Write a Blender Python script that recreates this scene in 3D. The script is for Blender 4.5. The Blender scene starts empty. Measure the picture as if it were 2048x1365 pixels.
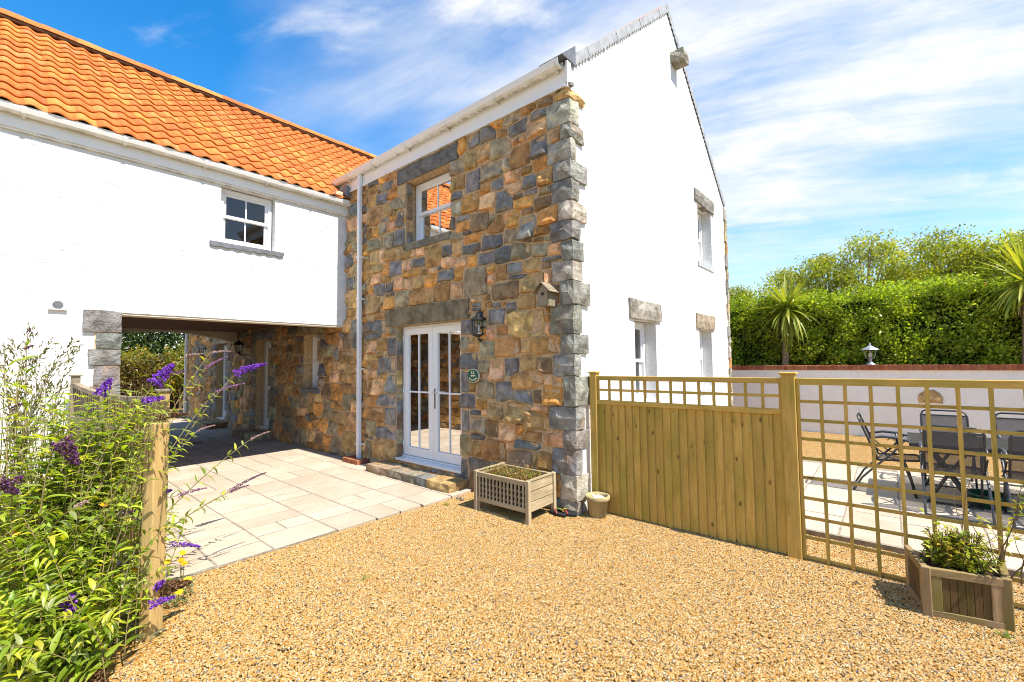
import bpy, math, random
import numpy as np
from mathutils import Vector, Matrix, Euler
random.seed(7); rng = np.random.default_rng(7)
D, SC = bpy.data, bpy.context.scene
COL = SC.collection
rad = math.radians

# ------------------------------------------------------------------ camera
FPX, PITCH, ROLL, YAW = 883.72, rad(2.796), rad(-0.724), rad(40.408)
CP = np.array([-4.2468, -2.7081, 1.70])
cy_, sy_, cp_, sp_ = math.cos(YAW), math.sin(YAW), math.cos(PITCH), math.sin(PITCH)
CF = np.array([cy_*cp_, sy_*cp_, sp_]); r_ = np.array([sy_, -cy_, 0]); u_ = np.cross(r_, CF)
CR = math.cos(ROLL)*r_ + math.sin(ROLL)*u_; CU = -math.sin(ROLL)*r_ + math.cos(ROLL)*u_
def ray(x, y): return CF + CR*(x-1024)/FPX - CU*(y-682.5)/FPX
def onX(x, y, X=0.0): d = ray(x, y); return CP + d*(X-CP[0])/d[0]
def onY(x, y, Y=0.0): d = ray(x, y); return CP + d*(Y-CP[1])/d[1]
def onZ(x, y, Z=0.0): d = ray(x, y); return CP + d*(Z-CP[2])/d[2]
def dist(p): return float(np.linalg.norm(np.asarray(p)-CP))
cam = D.cameras.new('camera'); cam.sensor_width = 36; cam.lens = FPX/2048*36; cam.clip_end = 2000; cam.clip_start = .05
co = D.objects.new('camera', cam); COL.objects.link(co)
co.matrix_world = Matrix(((CR[0], CU[0], -CF[0], CP[0]), (CR[1], CU[1], -CF[1], CP[1]), (CR[2], CU[2], -CF[2], CP[2]), (0, 0, 0, 1)))
SC.camera = co
SC.render.resolution_x, SC.render.resolution_y = 1024, 682

# ------------------------------------------------------------------ sky, sun, exposure
SUN_DIR = Vector((0.014, -1.0, 1.59)).normalized()          # towards the sun
EL = math.asin(SUN_DIR.z); AZ = math.atan2(SUN_DIR.x, SUN_DIR.y)
W = D.worlds.new('World'); SC.world = W; W.use_nodes = True
nt = W.node_tree; N = nt.nodes; N.clear(); Lk = nt.links.new
def nd(t, **kw):
    n = N.new(t)
    for k, v in kw.items():
        if k.startswith('i_'): n.inputs[int(k[2:])].default_value = v
        else: setattr(n, k, v)
    return n
sky = nd('ShaderNodeTexSky', sky_type='NISHITA', sun_disc=False, sun_elevation=EL, sun_rotation=AZ, air_density=1.0, dust_density=0.2, ozone_density=2.5)
hs = nd('ShaderNodeHueSaturation'); hs.inputs['Saturation'].default_value = 1.42; hs.inputs['Value'].default_value = .52
Lk(sky.outputs[0], hs.inputs['Color'])
tc = nd('ShaderNodeTexCoord'); sp = nd('ShaderNodeSeparateXYZ'); Lk(tc.outputs['Generated'], sp.inputs[0])
zc = nd('ShaderNodeMath', operation='MAXIMUM', i_1=.0); Lk(sp.outputs[2], zc.inputs[0])
za = nd('ShaderNodeMath', operation='ADD', i_1=.22); Lk(zc.outputs[0], za.inputs[0])
dx = nd('ShaderNodeMath', operation='DIVIDE'); Lk(sp.outputs[0], dx.inputs[0]); Lk(za.outputs[0], dx.inputs[1])
dy = nd('ShaderNodeMath', operation='DIVIDE'); Lk(sp.outputs[1], dy.inputs[0]); Lk(za.outputs[0], dy.inputs[1])
cb = nd('ShaderNodeCombineXYZ'); Lk(dx.outputs[0], cb.inputs[0]); Lk(dy.outputs[0], cb.inputs[1])
def cloud(rot, scl, loc, scale, detail, rough, dist_, lo, hi):
    m0 = nd('ShaderNodeMapping', vector_type='POINT'); m0.inputs['Rotation'].default_value = (0, 0, rot); m0.inputs['Location'].default_value = loc
    Lk(cb.outputs[0], m0.inputs[0])
    m = nd('ShaderNodeMapping', vector_type='POINT'); m.inputs['Scale'].default_value = scl
    Lk(m0.outputs[0], m.inputs[0])
    n = nd('ShaderNodeTexNoise'); n.inputs['Scale'].default_value = scale; n.inputs['Detail'].default_value = detail
    n.inputs['Roughness'].default_value = rough; n.inputs['Distortion'].default_value = dist_
    Lk(m.outputs[0], n.inputs['Vector'])
    r = nd('ShaderNodeMapRange'); r.inputs[1].default_value = lo; r.inputs[2].default_value = hi
    r.interpolation_type = 'SMOOTHSTEP'; Lk(n.outputs[0], r.inputs[0]); return r.outputs[0]
c1 = cloud(rad(74), (.42, 2.3, 1), (0.3, .2, 0), 1.7, 10, .64, .35, .30, .72)      # cirrus streaks
c0 = cloud(rad(60), (1.2, 1.6, 1), (2.3, .9, 0), 3.2, 8, .62, .2, .30, .75)        # mackerel texture
c3 = cloud(rad(50), (1.0, 1.6, 1), (3.1, 1.6, 0), 2.4, 9, .58, .4, .55, .76)       # loose wisps
wn = cloud(rad(74), (.6, 1.3, 1), (.7, .4, 0), 1.2, 4, .55, .2, .2, .8)            # ragged edge of the veil
def mth(op, a, b=0, c=None, clamp=False):
    m = nd('ShaderNodeMath', operation=op, use_clamp=clamp)
    for i, q in enumerate((a, b)):
        if isinstance(q, (int, float)): m.inputs[i].default_value = q
        else: Lk(q, m.inputs[i])
    return m.outputs[0]
def smooth(v, lo, hi):
    r = nd('ShaderNodeMapRange'); r.interpolation_type = 'SMOOTHSTEP'; r.inputs[1].default_value = lo; r.inputs[2].default_value = hi; Lk(v, r.inputs[0]); return r.outputs[0]
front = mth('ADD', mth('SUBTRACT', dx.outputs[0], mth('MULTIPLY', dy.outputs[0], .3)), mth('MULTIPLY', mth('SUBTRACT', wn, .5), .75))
veil = mth('SUBTRACT', mth('ADD', smooth(front, .02, .8), mth('MULTIPLY', smooth(mth('MULTIPLY', front, -1), .7, 1.3), 1.0)), mth('MULTIPLY', smooth(front, 1.35, 1.95), .42))  # second veil (negative front) is out of frame, added to brighten the shaded wall
tex = mth('ADD', mth('MULTIPLY', c1, .62), mth('ADD', mth('MULTIPLY', c0, .26), .22))
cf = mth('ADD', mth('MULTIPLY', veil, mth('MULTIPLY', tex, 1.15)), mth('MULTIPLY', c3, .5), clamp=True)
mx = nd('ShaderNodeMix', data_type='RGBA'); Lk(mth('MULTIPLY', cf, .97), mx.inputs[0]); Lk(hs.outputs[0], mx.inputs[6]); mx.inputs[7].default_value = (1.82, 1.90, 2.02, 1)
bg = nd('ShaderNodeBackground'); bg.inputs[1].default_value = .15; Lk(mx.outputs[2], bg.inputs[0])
ow = nd('ShaderNodeOutputWorld'); Lk(bg.outputs[0], ow.inputs[0])
sl = D.lights.new('sun', 'SUN'); sl.energy = 2.25; sl.angle = rad(.53); sl.color = (1, .97, .92)
so = D.objects.new('sun', sl); COL.objects.link(so); so.rotation_euler = SUN_DIR.to_track_quat('Z', 'Y').to_euler(); so.location = (0, -10, 20)
SC.view_settings.view_transform = 'Standard'; SC.view_settings.look = 'None'; SC.view_settings.gamma = 1
SC.view_settings.exposure = 1.95
SC.view_settings.use_white_balance = True; SC.view_settings.white_balance_temperature = 7000
SC.cycles.filter_width = 1.05
SC.cycles.max_bounces = 8; SC.cycles.transparent_max_bounces = 24

# ------------------------------------------------------------------ materials
MAT = {}
class NB:
    def __init__(s, name, rough=.7, spec=.3):
        s.m = D.materials.new(name); s.m.use_nodes = True; s.t = s.m.node_tree; s.n = s.t.nodes; s.n.clear()
        s.out = s.n.new('ShaderNodeOutputMaterial'); s.b = s.n.new('ShaderNodeBsdfPrincipled')
        s.b.inputs['Roughness'].default_value = rough; s.b.inputs['Specular IOR Level'].default_value = spec
        s.l(s.b.outputs[0], s.out.inputs[0]); MAT[name] = s.m
        s.tc = s.n.new('ShaderNodeTexCoord'); s.oi = s.n.new('ShaderNodeObjectInfo')
    def l(s, a, b): s.t.links.new(a, b)
    def vec(s, scale=(1, 1, 1), shift=True, src='Object'):
        m = s.n.new('ShaderNodeMapping'); m.inputs['Scale'].default_value = scale; s.l(s.tc.outputs[src], m.inputs[0])
        if shift:
            a = s.n.new('ShaderNodeMath'); a.operation = 'MULTIPLY'; a.inputs[1].default_value = 37.0; s.l(s.oi.outputs['Random'], a.inputs[0])
            s.l(a.outputs[0], m.inputs['Location'])
        return m.outputs[0]
    def noise(s, vec, scale, detail=4, rough=.55, dist_=0):
        n = s.n.new('ShaderNodeTexNoise'); n.inputs['Scale'].default_value = scale; n.inputs['Detail'].default_value = detail
        n.inputs['Roughness'].default_value = rough; n.inputs['Distortion'].default_value = dist_; s.l(vec, n.inputs['Vector']); return n.outputs[0]
    def vor(s, vec, scale, out='Distance', feature='F1'):
        n = s.n.new('ShaderNodeTexVoronoi'); n.feature = feature; n.inputs['Scale'].default_value = scale; s.l(vec, n.inputs['Vector']); return n.outputs[out]
    def rng(s, v, lo, hi, a=0, b=1):
        r = s.n.new('ShaderNodeMapRange'); 
        for i, q in enumerate((lo, hi, a, b)): r.inputs[i+1].default_value = q
        s.l(v, r.inputs[0]); return r.outputs[0]
    def ramp(s, v, stops, interp='LINEAR'):
        r = s.n.new('ShaderNodeValToRGB'); e = r.color_ramp; e.interpolation = interp
        while len(e.elements) < len(stops): e.elements.new(.5)
        for q, (p, c) in zip(e.elements, stops): q.position = p; q.color = (*c, 1)
        s.l(v, r.inputs[0]); return r.outputs[0]
    def mix(s, f, a, b, mode='MIX'):
        m = s.n.new('ShaderNodeMix'); m.data_type = 'RGBA'; m.blend_type = mode
        for i, q in ((0, f), (6, a), (7, b)):
            if isinstance(q, (int, float)): m.inputs[i].default_value = q
            elif isinstance(q, tuple): m.inputs[i].default_value = (*q, 1)
            else: s.l(q, m.inputs[i])
        return m.outputs[2]
    def math(s, op, a, b=0):
        m = s.n.new('ShaderNodeMath'); m.operation = op
        for i, q in ((0, a), (1, b)):
            if isinstance(q, (int, float)): m.inputs[i].default_value = q
            else: s.l(q, m.inputs[i])
        return m.outputs[0]
    def col(s, c): 
        if isinstance(c, tuple): s.b.inputs['Base Color'].default_value = (*c, 1)
        else: s.l(c, s.b.inputs['Base Color'])
    def bump(s, h, strength=.4, dist_=.01, prev=None):
        b = s.n.new('ShaderNodeBump'); b.inputs['Strength'].default_value = strength; b.inputs['Distance'].default_value = dist_
        s.l(h, b.inputs['Height'])
        if prev is not None: s.l(prev, b.inputs['Normal'])
        s.l(b.outputs[0], s.b.inputs['Normal']); return b.outputs[0]

def m_stone(name, vcol):
    k = NB(name, .72, .35); v = k.vec()
    if vcol:
        a = k.n.new('ShaderNodeVertexColor'); a.layer_name = 'Col'; base = a.outputs[0]
    else: base = k.oi.outputs['Color']
    n1 = k.noise(v, 7, 5, .6, .4); n2 = k.noise(v, 45, 4, .6); n3 = k.noise(v, 3.2, 3, .5, .6)
    c = k.mix(k.rng(n1, .36, .64), k.mix(1.0, base, (.66, .60, .54), 'MULTIPLY'), k.mix(1.0, base, (1.45, 1.4, 1.34), 'MULTIPLY'))
    c = k.mix(k.math('MULTIPLY', k.rng(n3, .52, .68, 0, .55), k.rng(k.oi.outputs['Random'], .35, .7)), c, (.34, .17, .05))             # rust bloom
    c = k.mix(k.rng(n2, .60, .72, 0, .75), c, (.045, .04, .035))           # dark specks
    n4 = k.noise(v, 10, 6, .7, 1.0)
    c = k.mix(k.rng(n4, .66, .74, 0, .55), c, (.62, .58, .50))             # pale lichen
    k.col(c)
    p = k.bump(k.noise(v, 14, 6, .65), 1.0, .045); k.bump(n2, .5, .006, p)
m_stone('stone', False); m_stone('stone_small', True)
def m_simple(name, c, rough=.6, spec=.3, var=.12, scale=8, bump=0, metal=0, shift=True, bs=60, bd=.004):
    k = NB(name, rough, spec); v = k.vec(shift=shift)
    n = k.noise(v, scale, 5, .6); lo = tuple(q*(1-var) for q in c); hi = tuple(min(1, q*(1+var)) for q in c)
    k.col(k.mix(k.rng(n, .3, .7), lo, hi)); k.b.inputs['Metallic'].default_value = metal
    if bump: k.bump(k.noise(v, bs, 4, .6), bump, bd)
    return k
m_simple('mortar', (.50, .345, .20), .9, .1, .35, 25, .8, bs=90)
m_simple('lime_mortar', (.62, .44, .28), .9, .1, .2, 25, .6, bs=90)
def m_render(name, c):
    k = NB(name, .85, .15); v = k.vec(shift=False)
    n = k.noise(v, 1.3, 5, .6, .5); c0 = k.mix(k.rng(n, .3, .75), c, tuple(q*.93 for q in c))
    s = k.noise(k.vec((1, 1, .25), False), 6, 6, .7, .8); c0 = k.mix(k.rng(s, .68, .8, 0, .25), c0, (.55, .5, .42))
    k.col(c0)
    p = k.bump(k.noise(k.vec((1, 1, 1.5), False), 5, 5, .55, 1.4), .66, .038); k.bump(k.noise(v, 70, 3, .6), .25, .004, p)
m_render('white_render', (.72, .715, .70)); m_render('garden_wall_paint', (.80, .765, .735)); m_render('cream_paint', (.70, .62, .50))
def m_wood(name, ca, cb_, axis, knots=True, stain=None, wet=.25):
    k = NB(name, .75, .2); sc = {'z': (14, 14, 1), 'y': (14, 1, 14), 'x': (1, 14, 14)}[axis]
    v = k.vec(sc); n = k.noise(v, 2.2, 6, .65, 1.2); n2 = k.noise(k.vec(), 1.6, 3)
    c = k.mix(k.rng(n, .3, .72), ca, cb_)
    c = k.mix(1.0, c, k.ramp(k.oi.outputs['Random'], [(0, (.82, .82, .82)), (1, (1.0, 1.0, 1.0))]), 'MULTIPLY')
    if stain:
        c = k.mix(k.rng(n2, .42, .70, 0, .8), c, stain); n5 = k.noise(k.vec(tuple(q*.35+.65 for q in sc)), 3.2, 6, .7, .6); c = k.mix(k.rng(n5, .54, .72, 0, .55), c, tuple(q*.45 for q in stain))
    if knots:
        kv = {'z': (5, 5, 2.6), 'y': (5, 2.6, 5), 'x': (2.6, 5, 5)}[axis]
        d = k.vor(k.vec(kv), 1.5); c = k.mix(k.rng(d, .05, .13, .8, 0), c, (.07, .035, .012))
    k.col(c); k.bump(n, .5, .006)
for ax in 'xyz':
    m_wood('fence_wood_'+ax, (.50, .30, .062), (.70, .455, .13), ax, True, (.33, .265, .05))
    m_wood('pale_wood_'+ax, (.38, .29, .17), (.58, .46, .30), ax, False, (.28, .23, .13))
    m_wood('new_wood_'+ax, (.46, .29, .10), (.62, .43, .19), ax, True, (.36, .27, .12))
    m_wood('planter_wood_'+ax, (.26, .165, .085), (.42, .28, .16), ax, False, (.15, .13, .025))
    m_wood('planter_panel_'+ax, (.085, .045, .018), (.16, .09, .04), ax, False, (.10, .075, .018))
    m_wood('grey_wood_'+ax, (.26, .21, .15), (.40, .33, .24), ax, False, (.20, .18, .11))
    m_wood('soffit_wood_'+ax, (.15, .07, .033), (.25, .125, .06), ax, False)
k = m_simple('upvc', (.80, .80, .80), .28, .5, .02)
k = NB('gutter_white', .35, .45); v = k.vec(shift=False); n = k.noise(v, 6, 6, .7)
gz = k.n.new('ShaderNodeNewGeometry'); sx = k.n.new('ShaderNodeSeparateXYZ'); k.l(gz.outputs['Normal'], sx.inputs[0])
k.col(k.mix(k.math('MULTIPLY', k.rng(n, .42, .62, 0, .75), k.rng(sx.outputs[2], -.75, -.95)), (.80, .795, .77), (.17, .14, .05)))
def m_glass():
    k = NB('window_glass'); m = k.n
    tr = m.new('ShaderNodeBsdfTransparent'); tr.inputs[0].default_value = (.82, .86, .84, 1)
    gl = m.new('ShaderNodeBsdfGlossy'); gl.inputs['Roughness'].default_value = .01
    fr = m.new('ShaderNodeFresnel'); fr.inputs[0].default_value = 1.5
    f2 = k.math('MINIMUM', k.math('MULTIPLY', fr.outputs[0], 2.3), 1.0)
    ms = m.new('ShaderNodeMixShader'); k.l(f2, ms.inputs[0]); k.l(tr.outputs[0], ms.inputs[1]); k.l(gl.outputs[0], ms.inputs[2]); k.l(ms.outputs[0], k.out.inputs[0])
m_glass()
k = NB('roof_tile', .7, .25); v = k.vec(); n = k.noise(v, 5, 5, .6); n2 = k.noise(v, 16, 5, .65, .8); n3 = k.noise(v, 22, 4, .6)
c = k.ramp(k.oi.outputs['Random'], [(0, (.44, .12, .03)), (.12, (.54, .15, .03)), (.55, (.55, .175, .035)), (.8, (.62, .26, .05)), (1, (.60, .22, .075))]); c = k.mix(k.rng(n, .3, .75), c, k.mix(1.0, c, (.80, .72, .7), 'MULTIPLY'))
c = k.mix(k.rng(n2, .62, .70, 0, .8), c, (.66, .33, .015)); c = k.mix(k.rng(n3, .72, .76, 0, .7), c, (.6, .5, .4)); k.col(c); k.bump(n3, .25, .004)
m_simple('ridge_mortar', (.20, .13, .09), .9, .1, .4, 20, .6)
m_simple('lead', (.17, .18, .20), .5, .5, .25, 6, .2, metal=.3)
m_simple('lead_verge', (.33, .34, .355), .6, .4, .25, 8, .2)
m_simple('lead_pale', (.42, .44, .46), .55, .4, .2, 8, .2)
k = NB('paving', .8, .25); v = k.vec(); n = k.noise(v, 3.0, 6, .6, .3); n2 = k.noise(v, 30, 4, .6)
c = k.mix(k.rng(k.oi.outputs['Random'], 0, 1), (.44, .365, .285), (.53, .45, .36)); c = k.mix(k.rng(n, .35, .7), k.mix(1.0, c, (.84, .81, .77), 'MULTIPLY'), c)
c = k.mix(k.rng(n2, .66, .76, 0, .4), c, (.22, .15, .09)); k.col(c); p = k.bump(n, .5, .02); k.bump(n2, .25, .003, p)
m_simple('paving_joint', (.25, .215, .17), .9, .1, .35, 20, .6)
PEB = [(0, (0.412, 0.268, 0.098)), (0.2, (0.372, 0.19, 0.041)), (0.4, (0.429, 0.295, 0.124)), (0.52, (0.313, 0.142, 0.026)), (0.66, (0.479, 0.361, 0.179)), (0.76, (0.412, 0.23, 0.056)), (0.88, (0.16, 0.149, 0.134)), (0.93, (0.511, 0.462, 0.303)), (0.975, (0.094, 0.103, 0.117))]
k = NB('pebble', .6, .35); v = k.vec()
c = k.ramp(k.oi.outputs['Random'], PEB, 'CONSTANT'); k.col(c)
k = NB('gravel_bed', .85, .2); v = k.vec(shift=False)
vo = k.n.new('ShaderNodeTexVoronoi'); vo.inputs['Scale'].default_value = 75; k.l(v, vo.inputs['Vector'])
sc = k.n.new('ShaderNodeSeparateColor'); k.l(vo.outputs['Color'], sc.inputs[0])
c = k.ramp(sc.outputs[0], PEB, 'CONSTANT'); c = k.mix(k.rng(vo.outputs['Distance'], .35, .75), c, k.mix(1.0, c, (.45, .38, .3), 'MULTIPLY')); k.col(c)
k.bump(vo.outputs['Distance'], -.9, .012)
k = NB('grass_land', .9, .1); n = k.noise(k.vec(shift=False), .8, 6); k.col(k.mix(n, (.05, .07, .02), (.13, .11, .05)))
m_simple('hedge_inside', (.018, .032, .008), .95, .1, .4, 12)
m_simple('soil', (.07, .045, .028), .95, .1, .4, 20, .8)
k = NB('brick', .85, .15); v = k.vec(); n = k.noise(v, 14, 5)
c = k.mix(k.oi.outputs['Random'], (.34, .10, .05), (.46, .19, .10)); k.col(k.mix(k.rng(n, .3, .75), c, k.mix(1.0, c, (.65, .6, .6), 'MULTIPLY'))); k.bump(k.noise(v, 80), .4, .004)
m_simple('black_metal', (.018, .019, .022), .38, .5, .2)
m_simple('grey_frame', (.05, .055, .065), .4, .5, .2)
m_simple('chrome', (.6, .6, .6), .25, .5, .05, metal=1)
m_simple('lamp_zinc', (.32, .36, .40), .45, .5, .15, metal=.4)
k = NB('lamp_glass', .05, .5); k.col((.85, .87, .85)); k.b.inputs['Transmission Weight'].default_value = 1; k.b.inputs['Roughness'].default_value = .12; k.b.inputs['IOR'].default_value = 1.15
m_simple('bulb_white', (.8, .78, .7), .4); m_simple('sign_green', (.0, .095, .045), .35, .5, .05); m_simple('sign_cream', (.72, .68, .50), .5, .3, .05)
m_simple('plaster_inside', (.26, .18, .11), .9, .1, .1); m_simple('wood_floor_inside', (.30, .18, .08), .5, .4, .3)
k = NB('curtain', .9, .1); v = k.vec(shift=False); d = k.vor(k.vec((1.0, 2.3, 2.3), False), 1.0)
k.col(k.mix(k.rng(d, .22, .24, 1, 0), (.70, .72, .66), (.45, .06, .05)))
m_simple('curtain_plain', (.42, .43, .40), .9, .1, .15)
m_simple('terracotta_pot', (.36, .29, .15), .85, .15, .25, 7, .5, bs=40)
m_simple('shell_white', (.8, .79, .76), .6, .3, .05)
m_simple('black_rubber', (.02, .02, .022), .7, .3, .2); m_simple('strap_red', (.5, .06, .04), .6); m_simple('strap_green', (.25, .38, .05), .6)
m_simple('liner_black', (.012, .012, .014), .6, .3, .2); m_simple('green_plastic', (.012, .075, .05), .4, .5, .1)
k = NB('table_glass', .42, .25); v = k.vec(); n = k.noise(v, 40, 4, .7); k.col(k.mix(k.rng(n, .4, .65), (.012, .016, .014), (.07, .055, .05)))
k = NB('sling_fabric', .7, .2); k.col((.045, .045, .05)); tr = k.n.new('ShaderNodeBsdfTransparent'); ms = k.n.new('ShaderNodeMixShader'); ms.inputs[0].default_value = .24
k.l(k.b.outputs[0], ms.inputs[1]); k.l(tr.outputs[0], ms.inputs[2]); k.l(ms.outputs[0], k.out.inputs[0])
def m_leaf(name, a, b, trans=.35, rough=.5, spec=.4, vcol=False, under=None):
    k = NB(name, rough, spec); v = k.vec(shift=False)
    f = k.noise(v, 9, 3, .6)
    if vcol:
        at = k.n.new('ShaderNodeVertexColor'); at.layer_name = 'Col'; c = at.outputs[0]
    else: c = k.mix(k.rng(k.math('ADD', k.math('MULTIPLY', k.oi.outputs['Random'], .5), k.math('MULTIPLY', f, .5)), .2, .8), a, b)
    k.col(c); t = k.n.new('ShaderNodeBsdfTranslucent'); k.l(k.mix(1.0, c, (1.5, 1.5, .6), 'MULTIPLY'), t.inputs[0])
    ms = k.n.new('ShaderNodeMixShader'); ms.inputs[0].default_value = trans; k.l(k.b.outputs[0], ms.inputs[1]); k.l(t.outputs[0], ms.inputs[2]); k.l(ms.outputs[0], k.out.inputs[0])
m_leaf('leaf_mix', None, None, .44, .34, .5, True)
m_leaf('leaf_single', (.14, .23, .03), (.34, .42, .06), .4, .5, .35)
m_leaf('blade', (.17, .25, .03), (.42, .42, .06), .35, .4, .45)
m_simple('stem_brown', (.13, .085, .05), .8, .2, .3, 20); m_simple('stem_green', (.20, .16, .07), .7, .2, .25, 20); m_simple('bark', (.24, .18, .12), .9, .1, .35, 20, .8, bs=30, bd=.01)
m_leaf('petal', None, None, .2, .7, .2, True)

# ------------------------------------------------------------------ geometry helpers
class G:
    def __init__(s): s.v = []; s.f = []; s.c = []
    def add(s, vs, fs, col=None):
        o = len(s.v); s.v += [tuple(map(float, p)) for p in vs]; s.f += [tuple(i+o for i in f) for f in fs]
        if col is not None: s.c += [col]*len(fs)
        return s
    def box(s, x0, x1, y0, y1, z0, z1):
        x0, x1 = min(x0, x1), max(x0, x1); y0, y1 = min(y0, y1), max(y0, y1); z0, z1 = min(z0, z1), max(z0, z1)
        return s.add([(x0,y0,z0),(x1,y0,z0),(x1,y1,z0),(x0,y1,z0),(x0,y0,z1),(x1,y0,z1),(x1,y1,z1),(x0,y1,z1)],
              [(0,3,2,1),(4,5,6,7),(0,1,5,4),(1,2,6,5),(2,3,7,6),(3,0,4,7)])
    def bar(s, p, q, w, h, up=(0, 0, 1)):
        p, q = Vector(p), Vector(q); d = (q-p).normalized(); r = d.cross(Vector(up))
        if r.length < 1e-4: r = d.cross(Vector((1, 0, 0)))
        r.normalize(); u = r.cross(d); r *= w/2; u *= h/2
        vs = [p-r-u, p+r-u, p+r+u, p-r+u, q-r-u, q+r-u, q+r+u, q-r+u]
        return s.add(vs, [(0,3,2,1),(4,5,6,7),(0,1,5,4),(1,2,6,5),(2,3,7,6),(3,0,4,7)])
    def prism(s, poly, a, b, axis='z'):
        n = len(poly); P = {'z': lambda u, v, w: (u, v, w), 'x': lambda u, v, w: (w, u, v), 'y': lambda u, v, w: (u, w, v)}[axis]
        vs = [P(u, v, a) for u, v in poly]+[P(u, v, b) for u, v in poly]
        return s.add(vs, [tuple(range(n))[::-1], tuple(range(n, 2*n))]+[(i, (i+1) % n, n+(i+1) % n, n+i) for i in range(n)])
    def tube(s, pts, r, n=7, cap=True):
        pts = [Vector(p) for p in pts]; rs = r if isinstance(r, (list, tuple)) else [r]*len(pts); vs = []; fs = []; a = None
        for i, p in enumerate(pts):
            d = (pts[min(i+1, len(pts)-1)]-pts[max(i-1, 0)]).normalized()
            if a is None: a = d.cross(Vector((.3, .2, 1)) if abs(d.z) < .9 else Vector((1, 0, 0))).normalized()
            a = (a-d*a.dot(d)).normalized(); b = d.cross(a)
            vs += [p+(a*math.cos(2*math.pi*k/n)+b*math.sin(2*math.pi*k/n))*rs[i] for k in range(n)]
        for i in range(len(pts)-1):
            fs += [(i*n+k, i*n+(k+1) % n, (i+1)*n+(k+1) % n, (i+1)*n+k) for k in range(n)]
        if cap: fs += [tuple(range(n))[::-1], tuple(range(len(vs)-n, len(vs)))]
        return s.add(vs, fs)
    def lathe(s, prof, c=(0, 0, 0), n=16, axis='z', sq=None):
        vs = []; fs = []
        for r, h in prof:
            for k in range(n):
                t = 2*math.pi*(k+(.5 if sq else 0))/n; vs.append((c[0]+r*math.cos(t), c[1]+r*math.sin(t), c[2]+h))
        for i in range(len(prof)-1): fs += [(i*n+k, i*n+(k+1) % n, (i+1)*n+(k+1) % n, (i+1)*n+k) for k in range(n)]
        fs += [tuple(range(n))[::-1], tuple(range(len(vs)-n, len(vs)))]
        return s.add(vs, fs)
def wloc(o):
    p = Vector((0, 0, 0))
    while o is not None: p += o.location; o = o.parent
    return p
def mk(name, g, mat, parent=None, smooth=False, bevel=0, local=False, kind=None, color=None, vc=False, origin=None):
    me = D.meshes.new(name); vs = g.v
    if not local:
        o0 = wloc(parent) if parent is not None else (Vector(origin) if origin is not None else Vector((0, 0, 0)))
        if o0.length > 1e-9: vs = [(a-o0.x, b-o0.y, c-o0.z) for a, b, c in vs]
    me.from_pydata(vs, [], g.f)
    if vc and g.c:
        ca = me.color_attributes.new('Col', 'FLOAT_COLOR', 'CORNER'); n = np.array([len(f) for f in g.f])
        ca.data.foreach_set('color', np.repeat(np.array([(*c, 1) for c in g.c], dtype=np.float32), n, axis=0).ravel())
    if mat: me.materials.append(MAT[mat])
    if smooth: me.polygons.foreach_set('use_smooth', [True]*len(me.polygons))
    ob = D.objects.new(name, me); COL.objects.link(ob)
    if parent is not None: ob.parent = parent
    elif origin is not None: ob.location = origin
    if bevel:
        b = ob.modifiers.new('bevel', 'BEVEL'); b.width = bevel; b.segments = 2; b.limit_method = 'ANGLE'; b.angle_limit = rad(40)
    if kind: ob['kind'] = kind
    if color is not None: ob.color = (*color, 1)
    return ob
def tag(o, label, cat, group=None):
    o['label'] = label; o['category'] = cat
    if group: o['group'] = group
    return o
def thing(name, label, cat, loc=(0, 0, 0), rz=0, group=None):
    o = D.objects.new(name, None); COL.objects.link(o); o.location = loc; o.rotation_euler = (0, 0, rz); o.empty_display_size = .1
    return tag(o, label, cat, group)
def part(name, parent, **kw):
    o = D.objects.new(name, None); COL.objects.link(o); o.parent = parent; o.empty_display_size = .1; return o
def struct(name, g, mat, **kw): o = mk(name, g, mat, **kw); o['kind'] = 'structure'; return o
def copy_tree(o, parent=None):
    c = o.copy(); COL.objects.link(c); c.parent = parent
    for ch in list(o.children): copy_tree(ch, c)
    return c
def inst(name, me, parent, mw=None, color=None, loc=None):
    ob = D.objects.new(name, me); COL.objects.link(ob); ob.parent = parent
    if mw is not None: ob.matrix_local = mw
    if loc is not None: ob.location = loc
    if color is not None: ob.color = (*color, 1)
    return ob
def U(a, b): return random.uniform(a, b)
def jit(c, k=.15): f = 1+U(-k, k); return tuple(min(1, max(0, q*f*(1+U(-.05, .05)))) for q in c)
def sheet_holes(g, P, u0, u1, v0, v1, holes, depth):
    us = sorted({u0, u1, *[h[0] for h in holes], *[h[1] for h in holes]}); vs = sorted({v0, v1, *[h[2] for h in holes], *[h[3] for h in holes]})
    for a, b in zip(us, us[1:]):
        for c, d in zip(vs, vs[1:]):
            m = ((a+b)/2, (c+d)/2)
            if any(h[0] < m[0] < h[1] and h[2] < m[1] < h[3] for h in holes): continue
            g.add([P(a, c, 0), P(b, c, 0), P(b, d, 0), P(a, d, 0)], [(0, 1, 2, 3)])
    for a, b, c, d in holes:
        q = [P(a, c, 0), P(b, c, 0), P(b, d, 0), P(a, d, 0), P(a, c, depth), P(b, c, depth), P(b, d, depth), P(a, d, depth)]
        g.add(q, [(0, 1, 5, 4), (1, 2, 6, 5), (2, 3, 7, 6), (3, 0, 4, 7)])
PS = lambda u, v, w: (w, u, v)                 # stone wall: plane x=0, w inwards
def PG(y0): return lambda u, v, w: (u, y0+w, v)   # walls that face -y
def fbox(g, P, u0, u1, v0, v1, w0, w1):
    a, b = P(u0, v0, w0), P(u1, v1, w1); return g.box(a[0], b[0], a[1], b[1], a[2], b[2])

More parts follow.
